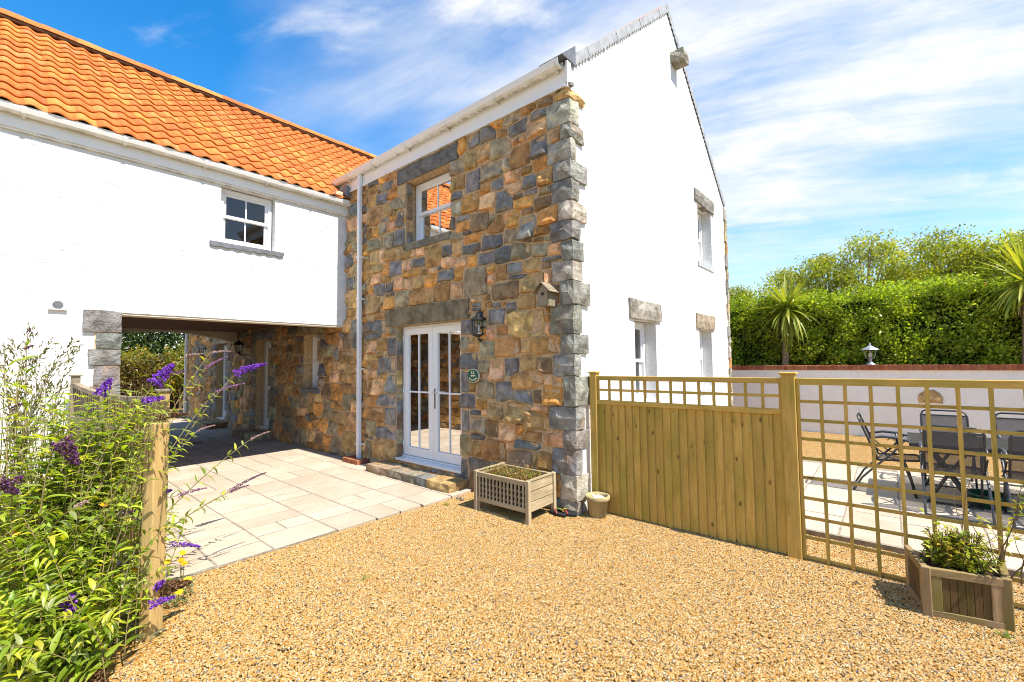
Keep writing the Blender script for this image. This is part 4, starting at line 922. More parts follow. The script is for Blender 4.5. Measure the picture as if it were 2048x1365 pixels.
for y in (TY0, TY1):
    for i in range(3): mk('end_board', G().box(TX0+.03, TX1-.03, y-.012, y+.012, .122+i*.108, .222+i*.108), 'pale_wood_x', tr, bevel=.004)
    mk('end_cap', G().box(TX0+.0245, TX1-.0245, y-.02, y+.02, .4445, .456), 'pale_wood_x', tr)
mk('liner', G().box(TX0+.022, TX1-.022, TY0+.02, TY1-.02, .13, .40), 'liner_black', tr); mk('soil', G().box(TX0+.03, TX1-.03, TY0+.03, TY1-.03, .39, .412), 'soil', tr)

# leaf helpers ----------------------------------------------------------------
def leaf_tpl(L, W_, fold=.25, curl=.25, n=3):
    vs = []; fs = []
    for i in range(n+1):
        t = i/n; w = W_/2*math.sin(math.pi*min(1, .06+t*.97))**.8*(1-.25*t) if 0 < i < n else (W_*.06 if i == 0 else 0.002)
        x = L*t; z = -curl*L*t*t
        vs += [(x, -w, z+fold*w), (x, 0, z), (x, w, z+fold*w)]
    for i in range(n): a = 3*i; fs += [(a, a+3, a+4, a+1), (a+1, a+4, a+5, a+2)]
    return np.array(vs), fs
def frame(d, up=None):
    d = np.array(d, float); d /= np.linalg.norm(d)+1e-9; u = np.array(up if up is not None else rng.normal(size=3)); r = np.cross(u, d); r /= np.linalg.norm(r)+1e-9; n = np.cross(d, r); return np.stack([d, r, n])
class Leaves:
    def __init__(s): s.items = []
    def add(s, p, d, L, W_, col, up=None, fold=.25, curl=.25): s.items.append((np.array(p, float), frame(d, up), L, W_, col, fold, curl))
    def geo(s, items=None, n=3):
        g = G(); c = {}
        for p, F, L, W_, col, fo, cu in (items if items is not None else s.items):
            k_ = (round(fo, 1), round(cu, 1))
            if k_ not in c: c[k_] = leaf_tpl(1, 1, k_[0], k_[1], n)
            t, fs = c[k_]; v = (t*np.array([L, W_, L]))@F+p; o_ = len(g.v); g.v += [tuple(q) for q in v.tolist()]; g.f += [tuple(i+o_ for i in f) for f in fs]; g.c += [col]*len(fs)
        return g
def quads(pts, size, cols, aspect=.55, up=None, jitter=1.0):
    """many two-triangle leaves as arrays -> G"""
    n = len(pts); d = rng.normal(size=(n, 3)); 
    if up is not None: d = d*jitter+np.array(up)
    d /= np.linalg.norm(d, axis=1)[:, None]; r = np.cross(d, rng.normal(size=(n, 3))); r /= np.linalg.norm(r, axis=1)[:, None]; nn = np.cross(d, r)
    s = (size*rng.uniform(.6, 1.3, n))[:, None]
    a = pts-d*s*.5; b = pts+r*s*aspect*.5+nn*s*.10; c = pts+d*s*.5; e = pts-r*s*aspect*.5+nn*s*.10
    g = G(); g.v = [tuple(q) for q in np.stack([a, b, c, e], 1).reshape(-1, 3).tolist()]; g.f = [(4*i, 4*i+1, 4*i+2, 4*i+3) for i in range(n)]; g.c = [tuple(q) for q in cols.tolist()]
    return g
def cmix(n, pal, var=.2):
    pal = np.array(pal); c = pal[rng.integers(0, len(pal), n)]*(1+rng.uniform(-var, var, (n, 1))); return np.clip(c, 0, 1)

# plants in the trough
pl = thing('trough_plants', 'low yellow green bedding plants growing in the lattice trough', 'plant', (-.33, .62, .41))
lv = Leaves(); stg = G()
for i in range(190):
    x, y = U(TX0+.05, TX1-.05), U(TY0+.05, TY1-.05); h = U(.02, .07)
    for q in range(4): lv.add((x, y, .41+h*q/4), (U(-1, 1), U(-1, 1), U(.2, 1.2)), U(.025, .05), U(.010, .018), tuple(cmix(1, [(.16, .22, .03), (.32, .28, .04), (.30, .17, .05), (.22, .25, .05), (.34, .12, .05)])[0]), (0, 0, 1))
for i in range(16):
    x, y = U(TX0+.08, TX1-.08), U(TY0+.08, TY1-.08); stg.tube([(x, y, .4), (x+U(-.02, .02), y+U(-.03, .03), .4+U(.08, .16))], .002, 4)
    for q in range(5): lv.add((x+U(-.015, .015), y+U(-.02, .02), .4+U(.06, .16)), (U(-1, 1), U(-1, 1), 1), .022, .009, (.42, .16, .06), (0, 0, 1))
mk('foliage', lv.geo(n=2), 'leaf_mix', pl, vc=True); mk('stem', stg, 'stem_green', pl)

# sandals
fl = None
for i, (x, y, r) in enumerate(((-.13, .155, 1.35), (-.075, .07, 1.7))):
    t = thing('flip_flop', ['black flip flop with coloured strap, nearer the planter trough', 'black flip flop with coloured strap, nearer the stone corner'][i], 'sandal', (x, y, .018), r, 'pair of flip flops at the corner')
    pts = [(.13*math.cos(a)*(1 if math.cos(a) > 0 else .95), (.05+.012*math.cos(a))*math.sin(a)) for a in [2*math.pi*k_/18 for k_ in range(18)]]
    mk('sole', G().prism(pts, 0, .022), 'black_rubber', t, local=True, bevel=.004)
    mk('strap', G().tube([(.075, 0, .02), (.05, .02, .045), (.0, .035, .05), (-.03, .05, .02)], .006, 5), 'strap_red', t, local=True); mk('strap', G().tube([(.075, 0, .02), (.05, -.02, .045), (.0, -.035, .05), (-.03, -.05, .02)], .006, 5), 'strap_green', t, local=True)
# pine cones by the step
for i, (px_, py_) in enumerate(((917, 996), (924, 999))):
    p = onZ(px_, py_, .02); g = G().lathe([(.006, -.02), (.024, -.012), (.028, .005), (.02, .022), (.004, .032)], (0, 0, 0), 9); g.v = [(a+U(-.004, .004), b+U(-.004, .004), c) for a, b, c in g.v]
    tag(mk('pine_cone', g, 'bark', origin=tuple(p), local=True), ['rounder brown pine cone beside the tan step block', 'brown pine cone just right of the other by the step'][i], 'pine cone', 'pine cones by the step')
# stone pot with a white starfish in it
PX, PY = .10, -.21
pc = onZ(1198, 1036, 0); PX, PY = float(pc[0])+.03, float(pc[1])+.03
pot = thing('plant_pot', 'round weathered stone coloured pot between house corner and fence', 'pot', (PX, PY, 0))
mk('body', G().lathe([(.085, 0), (.09, .005), (.118, .185), (.13, .19), (.135, .205), (.135, .23), (.128, .238), (.112, .238), (.108, .2), (.1, .17)], (PX, PY, -.005), 28), 'terracotta_pot', pot, smooth=True)
mk('soil', G().lathe([(.1, .16), (.06, .168), (.01, .17)], (PX, PY, 0), 18), 'soil', pot)
sfh = thing('starfish', 'white starfish ornament lying in the round pot', 'ornament', (PX, PY, .17)); g = G()
for i in range(5):
    a = i*2*math.pi/5+.3; g.tube([(PX, PY, .19), (PX+.04*math.cos(a), PY+.04*math.sin(a), .21), (PX+.075*math.cos(a), PY+.075*math.sin(a), .205+.02*(i % 2))], [.028, .018, .006], 7)
mk('body', g, 'shell_white', sfh, smooth=True)

# ================================================================== GARDEN FENCE AND TRELLIS
FX = .28
fe = thing('fence_panel', 'boarded wooden fence panel with lattice top between two square posts', 'fence', (FX, -1.05, 0))
def post(parent, y, h, w=.1):
    p = mk('post', G().box(FX-w/2, FX+w/2, y-w/2, y+w/2, -.03, h), 'fence_wood_z', parent, bevel=.005)
    mk('cap', G().box(FX-w/2-.014, FX+w/2+.014, y-w/2-.014, y+w/2+.014, h+.0005, h+.02), 'fence_wood_x', p, bevel=.006)
post(fe, -.10, 1.565, .085); post(fe, -2.03, 1.565, .105)
ya, yb = -.1425, -1.9775
random.seed(17)
nb = 22; bw = (ya-yb)/nb
for i in range(nb):
    y = ya-bw*(i+.5); z0 = .012+U(-.006, .004); o_ = U(-.002, .002)
    mk('board', G().prism([(FX-.002+o_, y+bw/2+.006), (FX+.010, y+bw/2+.006), (FX+.010, y-bw/2), (FX-.017+o_, y-bw/2), (FX-.017+o_, y-bw/2+.012)][::-1], z0, 1.212), 'fence_wood_z', fe)
for z0, z1, x0 in ((1.214, 1.262, -.03), (1.485, 1.535, -.03)): mk('rail', G().box(FX+x0, FX+.022, yb, ya, z0, z1), 'fence_wood_y', fe, bevel=.003)
mk('rail', G().box(FX-.012, FX+.012, yb, ya, 1.363, 1.389), 'fence_wood_y', fe)
for z in (.25, .8): mk('back_rail', G().box(FX+.010, FX+.045, yb, ya, z, z+.07), 'fence_wood_y', fe)
nv = 13
for i in range(nv+1):
    y = ya-.012+(yb-ya+.024)*i/nv; mk('slat', G().box(FX-.016, FX+.002, y-.012, y+.012, 1.26, 1.487), 'fence_wood_z', fe)
tl = thing('trellis_panel', 'open square wooden trellis panel in front of the patio furniture', 'trellis', (FX, -3.0, 0))
yL, yR = -2.086, -4.08
mk('rail', G().box(FX-.028, FX+.024, yR, yL, 1.478, 1.535), 'fence_wood_y', tl, bevel=.004)
for y in [-2.098]+[-2.098-.1630*i for i in range(1, 13)]:
    mk('upright', G().box(FX-.022, FX-.002, y-.0125, y+.0125, .0, 1.48), 'fence_wood_z', tl, bevel=.002)
for z in (1.335, 1.174, 1.015, .851, .687, .516, .353, .186, .022):
    mk('crosspiece', G().box(FX-.0015, FX+.016, yR, yL-.004, z-.0125, z+.0125), 'fence_wood_y', tl, bevel=.002)

# corner planter in front of the trellis: three panelled sides
pp = [onZ(1835, 1222), onZ(1856, 1231), onZ(2019, 1262), onZ(2034, 1271)]
A = np.array([.20, -2.75]); B = pp[1][:2]; C_ = pp[2][:2]; E_ = C_+np.array([.42, -.03])
PH = .315
cpn = thing('corner_planter', 'dark panelled wooden planter with angled sides at the foot of the trellis', 'planter', (float(B[0]), float(B[1]), 0))
def pside(a, b, n):
    a, b = np.array(a), np.array(b); d = (b-a)/np.linalg.norm(b-a); L = np.linalg.norm(b-a); up = (0, 0, 1)
    def bar(t0, t1, z0, z1, th, nm, mat, off=0):
        nrm = np.array([d[1], -d[0]]); g = G(); o_ = [a+d*t0+nrm*off, a+d*t1+nrm*off]; q = [o_[0]-nrm*th/2, o_[1]-nrm*th/2, o_[1]+nrm*th/2, o_[0]+nrm*th/2]
        g.add([(x, y, z0) for x, y in q]+[(x, y, z1) for x, y in q], [(0, 3, 2, 1), (4, 5, 6, 7), (0, 1, 5, 4), (1, 2, 6, 5), (2, 3, 7, 6), (3, 0, 4, 7)]); mk(nm, g, mat, cpn, bevel=.003)
    bar(.012, L-.012, PH-.05, PH-.001, .036, 'top_rail', 'planter_wood_y'); bar(.012, L-.012, .0, .045, .034, 'bottom_rail', 'planter_wood_y')
    bar(.012, .075, .0455, PH-.0505, .03, 'stile', 'planter_wood_z'); bar(L-.075, L-.012, .0455, PH-.0505, .03, 'stile', 'planter_wood_z')
    for i in range(n): w = (L-.15)/n; bar(.075+i*w+.0008, .075+(i+1)*w-.0008, .0455, PH-.0505, .014, 'panel_board', 'planter_panel_z')
pside(A, B, 4); pside(B, C_, 6); pside(C_, E_, 4)
for q in (B, C_): mk('corner_post', G().box(q[0]-.022, q[0]+.022, q[1]-.024, q[1]+.024, -.01, PH+.004), 'planter_wood_z', cpn, bevel=.006)
mid = (A+B+C_+E_)/4
shr = lambda q: (float(mid[0]+(q[0]-mid[0])*.94), float(mid[1]+(q[1]-mid[1])*.94))
mk('soil', G().prism([shr(E_), shr(C_), shr(B), shr(A)], .05, .27), 'soil', cpn)
sp_ = thing('planter_shrub', 'yellow green leafy shrub with bare twigs growing in the corner planter', 'shrub', (float(mid[0]), float(mid[1]), .27)); lv = Leaves(); tw = G()
random.seed(41)
inner = [shr(E_), shr(C_), shr(B), shr(A)]
def in_planter():
    w = np.array([U(0, 1)**.8 for _ in range(4)]); w /= w.sum(); return sum(w[i]*np.array(inner[i]) for i in range(4))
GP = [(.22, .30, .025), (.38, .44, .035), (.46, .45, .05), (.32, .38, .035), (.17, .22, .025), (.46, .36, .05)]
for i in range(190):
    b = in_planter(); h = U(.07, .26); e = np.array([b[0]+U(-.06, .06), b[1]+U(-.06, .06), .27+h])
    tw.tube([(b[0], b[1], .26), tuple((np.array([b[0], b[1], .26])+e)/2+np.array([0, 0, .02])), tuple(e)], .0022, 4)
    for q in range(9):
        t = .25+.75*q/9; p = np.array([b[0], b[1], .26])*(1-t)+e*t; lv.add(p, (U(-1, 1), U(-1, 1), U(-.1, .7)), U(.035, .06), U(.02, .034), jit(random.choice(GP)), (0, 0, 1), .2, .2)
def twig(p, d, L, dep, leafy):
    p = np.array(p, float); pts = [p]; d = np.array(d, float)
    for q in range(5): d = d+rng.normal(0, .13, 3); d /= np.linalg.norm(d); pts.append(pts[-1]+d*L/5)
    tw.tube([tuple(q) for q in pts], [.0045*(.55**dep)*(1-.12*i) for i in range(6)], 5)
    for q in pts[1:]:
        if dep < 2 and random.random() < .55: twig(q, d+rng.normal(0, .7, 3), L*.5, dep+1, leafy)
        if random.random() < leafy: 
            for _ in range(2): lv.add(q, (U(-1, 1), U(-1, 1), U(-.6, .6)), U(.035, .055), U(.02, .03), jit(random.choice(GP)), (0, 0, 1), .2, .2)
random.seed(43)
tb = onX(1930, 1075, .14); twig((tb[0], tb[1], .26), (.05, .12, 1), .62, 0, .06)
tb = onX(1985, 1080, .0)
for q in range(6): twig((tb[0]+U(-.1, .15), tb[1]+U(-.12, .08), .26), (U(-.2, .3), U(-.5, .1), 1), U(.35, .6), 0, .5)
mk('foliage', lv.geo(n=2), 'leaf_mix', sp_, vc=True); mk('stem', tw, 'stem_brown', sp_)

# ================================================================== PATIO FURNITURE
def make_chair(label, loc, rz):
    t = thing('garden_chair', label, 'chair', loc, rz, 'black sling garden chairs round the table'); hw = .225
    BT, BR, SF = (-.18, .92), (0, .40), (.38, .43)
    def arc(p0, p1): return [tuple(np.array(p0)*(1-q)+np.array(p1)*q) for q in np.linspace(0, 1, 5)]
    c = .06; back = [(BR[0], -hw, BR[1]), (BT[0]*.86, -hw, BR[1]+(BT[1]-BR[1])*.86), (BT[0]*.96, -hw+.018, BT[1]-.02), (BT[0], -hw+c, BT[1]), (BT[0], hw-c, BT[1]), (BT[0]*.96, hw-.018, BT[1]-.02), (BT[0]*.86, hw, BR[1]+(BT[1]-BR[1])*.86), (BR[0], hw, BR[1])]
    mk('back_frame', G().tube(back, .011, 8), 'black_metal', t, smooth=True, local=True)
    mk('seat_frame', G().tube([(BR[0], -hw, BR[1]), (SF[0]-.03, -hw, SF[1]), (SF[0], -hw+.03, SF[1]), (SF[0], hw-.03, SF[1]), (SF[0]-.03, hw, SF[1]), (BR[0], hw, BR[1])], .011, 8), 'black_metal', t, smooth=True, local=True)
    f = .88; bx_, bz_ = BT[0]*f, BR[1]+(BT[1]-BR[1])*f
    mk('top_bar', G().tube([(bx_, -hw, bz_), (bx_, hw, bz_)], .009, 7), 'black_metal', t, local=True)
    g = G(); n = 5
    for i in range(n+1): q = i/n; g.v += [(bx_*q+.012*math.sin(math.pi*q)*-1, -hw+.008, BR[1]+(bz_-BR[1])*q), (bx_*q-.012*math.sin(math.pi*q), hw-.008, BR[1]+(bz_-BR[1])*q)]
    g.f = [(2*i, 2*i+1, 2*i+3, 2*i+2) for i in range(n)]; mk('back_sling', g, 'sling_fabric', t, local=True)
    mk('seat_sling', G().add([(.01, -hw, .405), (.37, -hw, .435), (.37, hw, .435), (.01, hw, .405), (.19, -hw, .40), (.19, hw, .40)], [(0, 4, 5, 3), (4, 1, 2, 5)]), 'sling_fabric', t, local=True)
    for s in (-1, 1):
        y = s*(hw+.02)
        mk('arm', G().tube([(-.09, y, .655), (.05, y, .69), (.2, y, .685), (.30, y, .655)], [.012, .016, .018, .014], 7), 'grey_frame', t, smooth=True, local=True)
        mk('leg', G().tube([(.26, y, .67), (.14, y, .50), (-.02, y, .33), (-.16, y, .17), (-.25, y, .0)], .012, 7), 'grey_frame', t, smooth=True, local=True)
        mk('leg', G().tube([(.18, y*.93, .68), (.22, y*.93, .42), (.29, y*.93, .2), (.33, y*.93, .0)], .011, 7), 'black_metal', t, smooth=True, local=True)
        mk('strut', G().tube([(-.07, y, .60), (.10, y, .45), (.22, y, .40)], .008, 6), 'black_metal', t, local=True)
    mk('foot_bar', G().tube([(-.245, -hw-.02, .012), (-.245, hw+.02, .012)], .010, 7), 'grey_frame', t, local=True); mk('foot_bar', G().tube([(.325, -hw, .012), (.325, hw, .012)], .010, 7), 'black_metal', t, local=True)
    return t
Z = .058
make_chair('black sling garden chair at the head of the table, seen from its side', (3.02, -2.555, Z), -math.pi/2)
for i, (x, y, rz, lb) in enumerate(((2.36, -3.18, 0, 'near side black sling chair with its back to the trellis, left of two'), (2.36, -3.80, 0, 'near side black sling chair at the right edge of the picture'), (3.93, -3.235, math.pi, 'far side black sling chair by the white wall, left of two'), (3.93, -3.93, math.pi, 'far side black sling chair by the white wall, at the right edge'))):
    make_chair(lb, (x, y, Z), rz)
tb = thing('garden_table', 'long dark glass topped garden table on the patio', 'table', (3.1, -3.7, Z))
tpoly = [(2.64, -2.86), (2.64, -4.66), (3.58, -4.66), (3.58, -2.86)]
mk('table_top', G().prism(tpoly, .71, .722), 'table_glass', tb, bevel=.004); g = G()
for a, b in zip(tpoly, tpoly[1:]+tpoly[:1]): g.bar((*a, .70), (*b, .70), .03, .038)
mk('rim', g, 'grey_frame', tb)
for x in (2.72, 3.5):
    for y0, y1 in ((-2.98, -3.35), (-4.55, -4.2)): mk('leg', G().tube([(x, y0, Z), (x, (y0+y1)/2, .4), (x, y1, .69)], .018, 7), 'black_metal', tb); mk('leg', G().tube([(x+.02, y1, Z), (x+.02, (y0+y1)/2, .4), (x+.02, y0, .69)], .018, 7), 'black_metal', tb)
gp_ = onZ(1975, 1020, Z); bk = thing('planter_tub', 'dark green plastic tub on the paving under the table', 'tub', (float(gp_[0])+.15, float(gp_[1])-.03, Z))
mk('body', G().lathe([(.13, 0), (.17, .12), (.185, .125), (.185, .145), (.165, .145), (.15, .03)], tuple(bk.location), 24), 'green_plastic', bk, smooth=True)

# ================================================================== GARDEN WALL, HEDGE, PALMS, TREES
GX = 8.3
gw = thing('garden_wall', 'pale pink rendered garden wall with red brick coping', 'wall', (GX, -2, 0))
mk('render', G().box(GX, GX+.24, -8, 6.5, -.05, 1.43), 'garden_wall_paint', gw)
mk('plinth', G().box(GX-.02, GX, -2.15, .6, -.05, 1.428), 'garden_wall_paint', gw)
mk('coping_bed', G().box(GX-.012, GX+.25, -8, 6.5, 1.43, 1.535), 'lime_mortar', gw)
bm = None; y = 1.3; random.seed(2)
while y > -6.2:
    if bm is None: o = mk('brick', G().box(-.035, .27, -.034, .034, 0, .112), 'brick', gw, local=True, bevel=.005); bm = o.data
    else: o = inst('brick', bm, gw); o.modifiers.new('bevel', 'BEVEL').width = .005
    o.location = (U(-.006, .006), y+2, 1.437+U(-.003, .003)); y -= .0775
pol = [onX(x_, y_, GX) for x_, y_ in ((1835, 800), (1838, 807), (1862, 806), (1886, 808), (1887, 795), (1880, 787), (1868, 779), (1850, 781), (1842, 785), (1836, 790))]
v_, f_ = stone_geo([(p[1], p[2]) for p in pol][::-1], .8, GX-.002); mk('inset_stone', G().add(v_, f_), 'stone', gw, color=(.44, .31, .15))
# lantern standing on the wall
ly = float(onX(1741, 728, GX)[1]); lz = 1.55
ln = thing('wall_top_lantern', 'grey pedestal lantern standing on the brick coping', 'lantern', (GX+.12, ly, lz)); c = (GX+.12, ly, lz)
mk('base', G().lathe([(.10, 0), (.095, .015), (.04, .05), (.025, .08), (.03, .12), (.055, .14), (.075, .15)], c, 12), 'lamp_zinc', ln, smooth=True)
mk('roof', G().lathe([(.16, .325), (.165, .335), (.14, .36), (.07, .40), (.05, .415), (.02, .43), (.024, .45), (.006, .49)], c, 12), 'lamp_zinc', ln)
mk('glass', G().lathe([(.075, .152), (.125, .325)], c, 6), 'lamp_glass', ln); mk('bulb', G().lathe([(.01, .16), (.03, .19), (.03, .26), (.01, .28)], c, 10), 'bulb_white', ln, smooth=True)
for i in range(6): a = i*math.pi/3; mk('bar', G().tube([(c[0]+.078*math.cos(a), c[1]+.078*math.sin(a), lz+.15), (c[0]+.13*math.cos(a), c[1]+.13*math.sin(a), lz+.33)], .007, 5), 'lamp_zinc', ln)

def hedge_points(n, x0, x1, y0, y1, z1fun, depth, seed):
    r = np.random.default_rng(seed); ys = r.uniform(y0, y1, n); k_ = r.random(n)
    zt_ = z1fun(ys); front = k_ < .68
    bulge = .16*np.sin(ys*2.3+1)+.12*np.sin(ys*5.1)
    zz = np.where(front, r.uniform(0, 1, n)**.8*zt_, zt_+r.normal(0, .09, n)); 
    xx = np.where(front, x0+bulge+.12*np.sin(zz*4+ys*3)+r.exponential(depth, n), r.uniform(x0, x1, n))
    return np.stack([xx, ys, zz], 1)
hd = thing('hedge', 'tall glossy green hedge behind the garden wall', 'hedge', (9.3, -2, 0))
ztop = lambda y: 3.32+.10*np.sin(y*1.3)+.07*np.sin(y*3.7+1)+np.where(y > .2, .05*(y-.2), 0)
def hedge_cloud(n, seed):
    r = np.random.default_rng(seed); nc = 700
    cy = r.uniform(-8, 6, nc); topc = r.random(nc) < .3; cz = np.where(topc, ztop(cy)-.12+r.normal(0, .05, nc), r.uniform(.9, 3.3, nc)); cx = np.where(topc, r.uniform(8.8, 10.3, nc), 8.85+r.normal(0, .10, nc)); cr = r.uniform(.14, .30, nc)
    i = r.integers(0, nc, n); d = r.normal(size=(n, 3)); d /= np.linalg.norm(d, axis=1)[:, None]; d *= (r.random((n, 1))**.4)
    P = np.stack([cx[i], cy[i], cz[i]], 1)+d*cr[i][:, None]*np.array([1, 1.15, .95]); return P, (.75+.5*r.random(nc))[i]
P_, sh_ = hedge_cloud(85000, 1)
HC = [(.19, .28, .02), (.28, .38, .03), (.38, .48, .04), (.48, .55, .05), (.13, .21, .018), (.34, .38, .045)]
r = np.random.default_rng(9); n = 30000; yy_ = r.uniform(-8, 6, n); fr_ = np.stack([8.93+.06*np.sin(yy_*4)+r.exponential(.07, n), yy_, r.uniform(.9, 3.25, n)], 1); P_ = np.vstack([P_, fr_]); sh_ = np.concatenate([sh_, np.full(n, .9)])
mk('foliage', quads(P_, .066, np.clip(cmix(len(P_), HC)*sh_[:, None], 0, 1), .6, (-.45, -.55, .6), .8), 'leaf_mix', hd, vc=True)
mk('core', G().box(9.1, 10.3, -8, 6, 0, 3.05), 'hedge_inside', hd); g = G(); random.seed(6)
for i in range(70): y = U(-7, 2); p = (8.95+U(0, .2), y, U(1.2, 2.2)); g.tube([p, (p[0]-U(0, .15), y+U(-.25, .25), p[2]+U(.1, .5))], .008, 4)
mk('branch', g, 'stem_brown', hd)
g = quads(np.array([onX(x, y, 8.72) for x, y in [(1690,598),(1672,612),(1792,607),(1706,585),(1850,575),(1972,567),(1965,628),(1460,601),(1712,692),(1905,700),(1742,560)]]), .05, cmix(11, [(.55, .05, .05), (.6, .12, .08)]), .9); mk('blossom', g, 'petal', hd, vc=True)

def cordyline(label, x, y, zh, r, n, seed, up):
    random.seed(seed); t = thing('cordyline_palm', label, 'palm', (x, y, 0)); lean = U(-.05, .05)
    pts = [(x+lean*math.sin(q*2), y-.05*q+.04*math.sin(q*5), zh*q) for q in np.linspace(0, 1, 9)]
    mk('trunk', G().tube(pts, [.085, .08, .075, .075, .075, .078, .085, .1, .11], 10), 'bark', t, smooth=True); top = np.array(pts[-1])
    blades = []
    for v in range(5):
        g = G(); L = 1.0; droop = (.25, .55, .95, 1.35, 1.7)[v]; n_ = 7
        for i in range(n_+1):
            q = i/n_; w = .030*(math.sin(math.pi*min(1, .12+q*.88))**.6)*(1-.25*q); xx = q*L*(1-.12*droop*q); zz = -droop*.42*q*q*L; g.v += [(xx, -w, zz+.008), (xx, 0, zz), (xx, w, zz+.008)]
        for i in range(n_): a = 3*i; g.f += [(a, a+3, a+4, a+1), (a+1, a+4, a+5, a+2)]
        me = D.meshes.new('blade'); me.from_pydata(g.v, [], g.f); me.materials.append(MAT['blade']); blades.append(me)
    for i in range(n):
        az = i*2.399+U(-.3, .3); q = (i+.5)/n; el = ((1.45 if up else 1.25)-(2.35 if up else 2.6)*q**.85)+U(-.15, .15)
        if up: el = max(el, -.25+U(-.3, .2))
        d = Vector((math.cos(az)*math.cos(el), math.sin(az)*math.cos(el), math.sin(el))); side = Vector((-math.sin(az), math.cos(az), 0)); nr = d.cross(side)*-1
        if nr.z < 0: nr = -nr
        side = nr.cross(d); L = r*U(.75, 1.1); v = min(4, max(0, int((1.3-el)*1.7+U(-.5, .8))))
        M_ = Matrix((( d.x*L, side.x*L*1.15, nr.x*L, 0), (d.y*L, side.y*L*1.15, nr.y*L, 0), (d.z*L, side.z*L*1.15, nr.z*L, zh+U(-.06, .12)), (0, 0, 0, 1))); M_.translation.x = top[0]-x; M_.translation.y = top[1]-y
        inst('blade', blades[v], t, M_)
    g = G()
    for i in range(60): a = U(0, 6.28); rr_ = U(.09, .14); z = zh-U(.0, .15); g.tube([(top[0]+rr_*math.cos(a), top[1]+rr_*math.sin(a), z), (top[0]+rr_*1.3*math.cos(a), top[1]+rr_*1.3*math.sin(a), z-U(.2, .65))], .009, 3)
    mk('dead_leaves', g, 'bark', t)
    return t, top
h1 = onX(1560, 612, 9.0); cordyline('spiky green cordyline palm beside the house gable', 8.68, float(onX(1568, 700, 8.68)[1]), float(onX(1560, 622, 8.68)[2]), .95, 230, 5, False)
p2 = onX(2043, 560, 8.68); t2, top2 = cordyline('yellow green cordyline palm cut by the right edge of the picture', 8.68, float(p2[1]), float(onX(2035, 570, 8.68)[2]), 1.05, 120, 6, True)

def tree(name, label, base, h, rad_, n, pal, leaf, seed, group='trees behind the hedge', nc=34, sparse=.2):
    random.seed(seed); r = np.random.default_rng(seed); t = thing(name, label, 'tree', tuple(base), 0, group); g = G(); b = np.array(base, float)
    tr_ = [b+np.array([.06*h*math.sin(q*3+seed)*q, .05*h*math.sin(q*2.2+seed*2)*q, h*.72*q]) for q in np.linspace(0, 1, 7)]
    g.tube([tuple(p) for p in tr_], [h*.022*(1-.8*q) for q in np.linspace(0, 1, 7)], 7); C2 = []
    for i in range(nc):
        q = (i+.5)/nc; z = h*(.34+.62*q); rr_ = rad_*math.sin(math.pi*(.30+.66*q))**.7*(1 if i < nc-1 else 0); a = i*2.4+U(-.4, .4); rr_ *= U(.35, 1.05); p = b+np.array([rr_*math.cos(a), rr_*math.sin(a), z]); C2.append(p)
        s0 = tr_[min(6, max(1, int(q*6)))]; m = (s0+p)/2+np.array([0, 0, -.05*h*.3]); g.tube([tuple(s0), tuple(m), tuple(p), tuple(p+np.array([U(-.1, .1), U(-.1, .1), .22]))], [h*.006, h*.004, h*.0025, h*.001], 4)
    mk('trunk', g, 'bark', t, smooth=True); C2 = np.array(C2); i = r.integers(0, nc, n); sz = r.uniform(.6, 1.5, nc)
    P_ = C2[i]+np.clip(r.normal(0, 1, (n, 3)), -1.9, 1.9)*sparse*sz[i][:, None]*np.array([1, 1, .8]); P_[:, 2] = np.minimum(P_[:, 2], b[2]+h+r.normal(0, .05, n)); sh_ = (r.random(nc)*.5+.75)[i]
    mk('crown', quads(P_, leaf, np.clip(cmix(n, pal)*sh_[:, None], 0, 1), .5, (-.3, -.5, .6), .9), 'leaf_mix', t, vc=True); return t
TP = [(.25, .31, .025), (.36, .42, .045), (.47, .48, .06), (.19, .23, .025), (.40, .35, .06)]
for i, (px_, py_, X, r_w) in enumerate(((1478, 575, 11.8, 1.0), (1575, 538, 12.2, .95), (1650, 505, 12.5, 1.0), (1742, 470, 12.5, 1.15), (1815, 530, 12.0, 1.0), (1885, 462, 12.6, 1.05), (1958, 485, 12.4, .95), (2040, 462, 12.2, 1.0))):
    p = onX(px_, py_, X); lb = ['small bushy tree just right of the house gable', 'dark twiggy tree behind the spiky palm', 'leafy tree right of the spiky palm, behind the hedge', 'tall leafy tree peaking above the middle of the hedge', 'low dense tree in the dip between taller trees', 'tallest open crowned tree right of the hedge middle', 'drooping leafy tree beyond the right half of the hedge', 'tree behind the palm at the right edge of the picture'][i]
    tree('leafy_tree', lb, (X, p[1], 0), float(p[2]), r_w*1.15, 15000, TP, .078, 50+i)
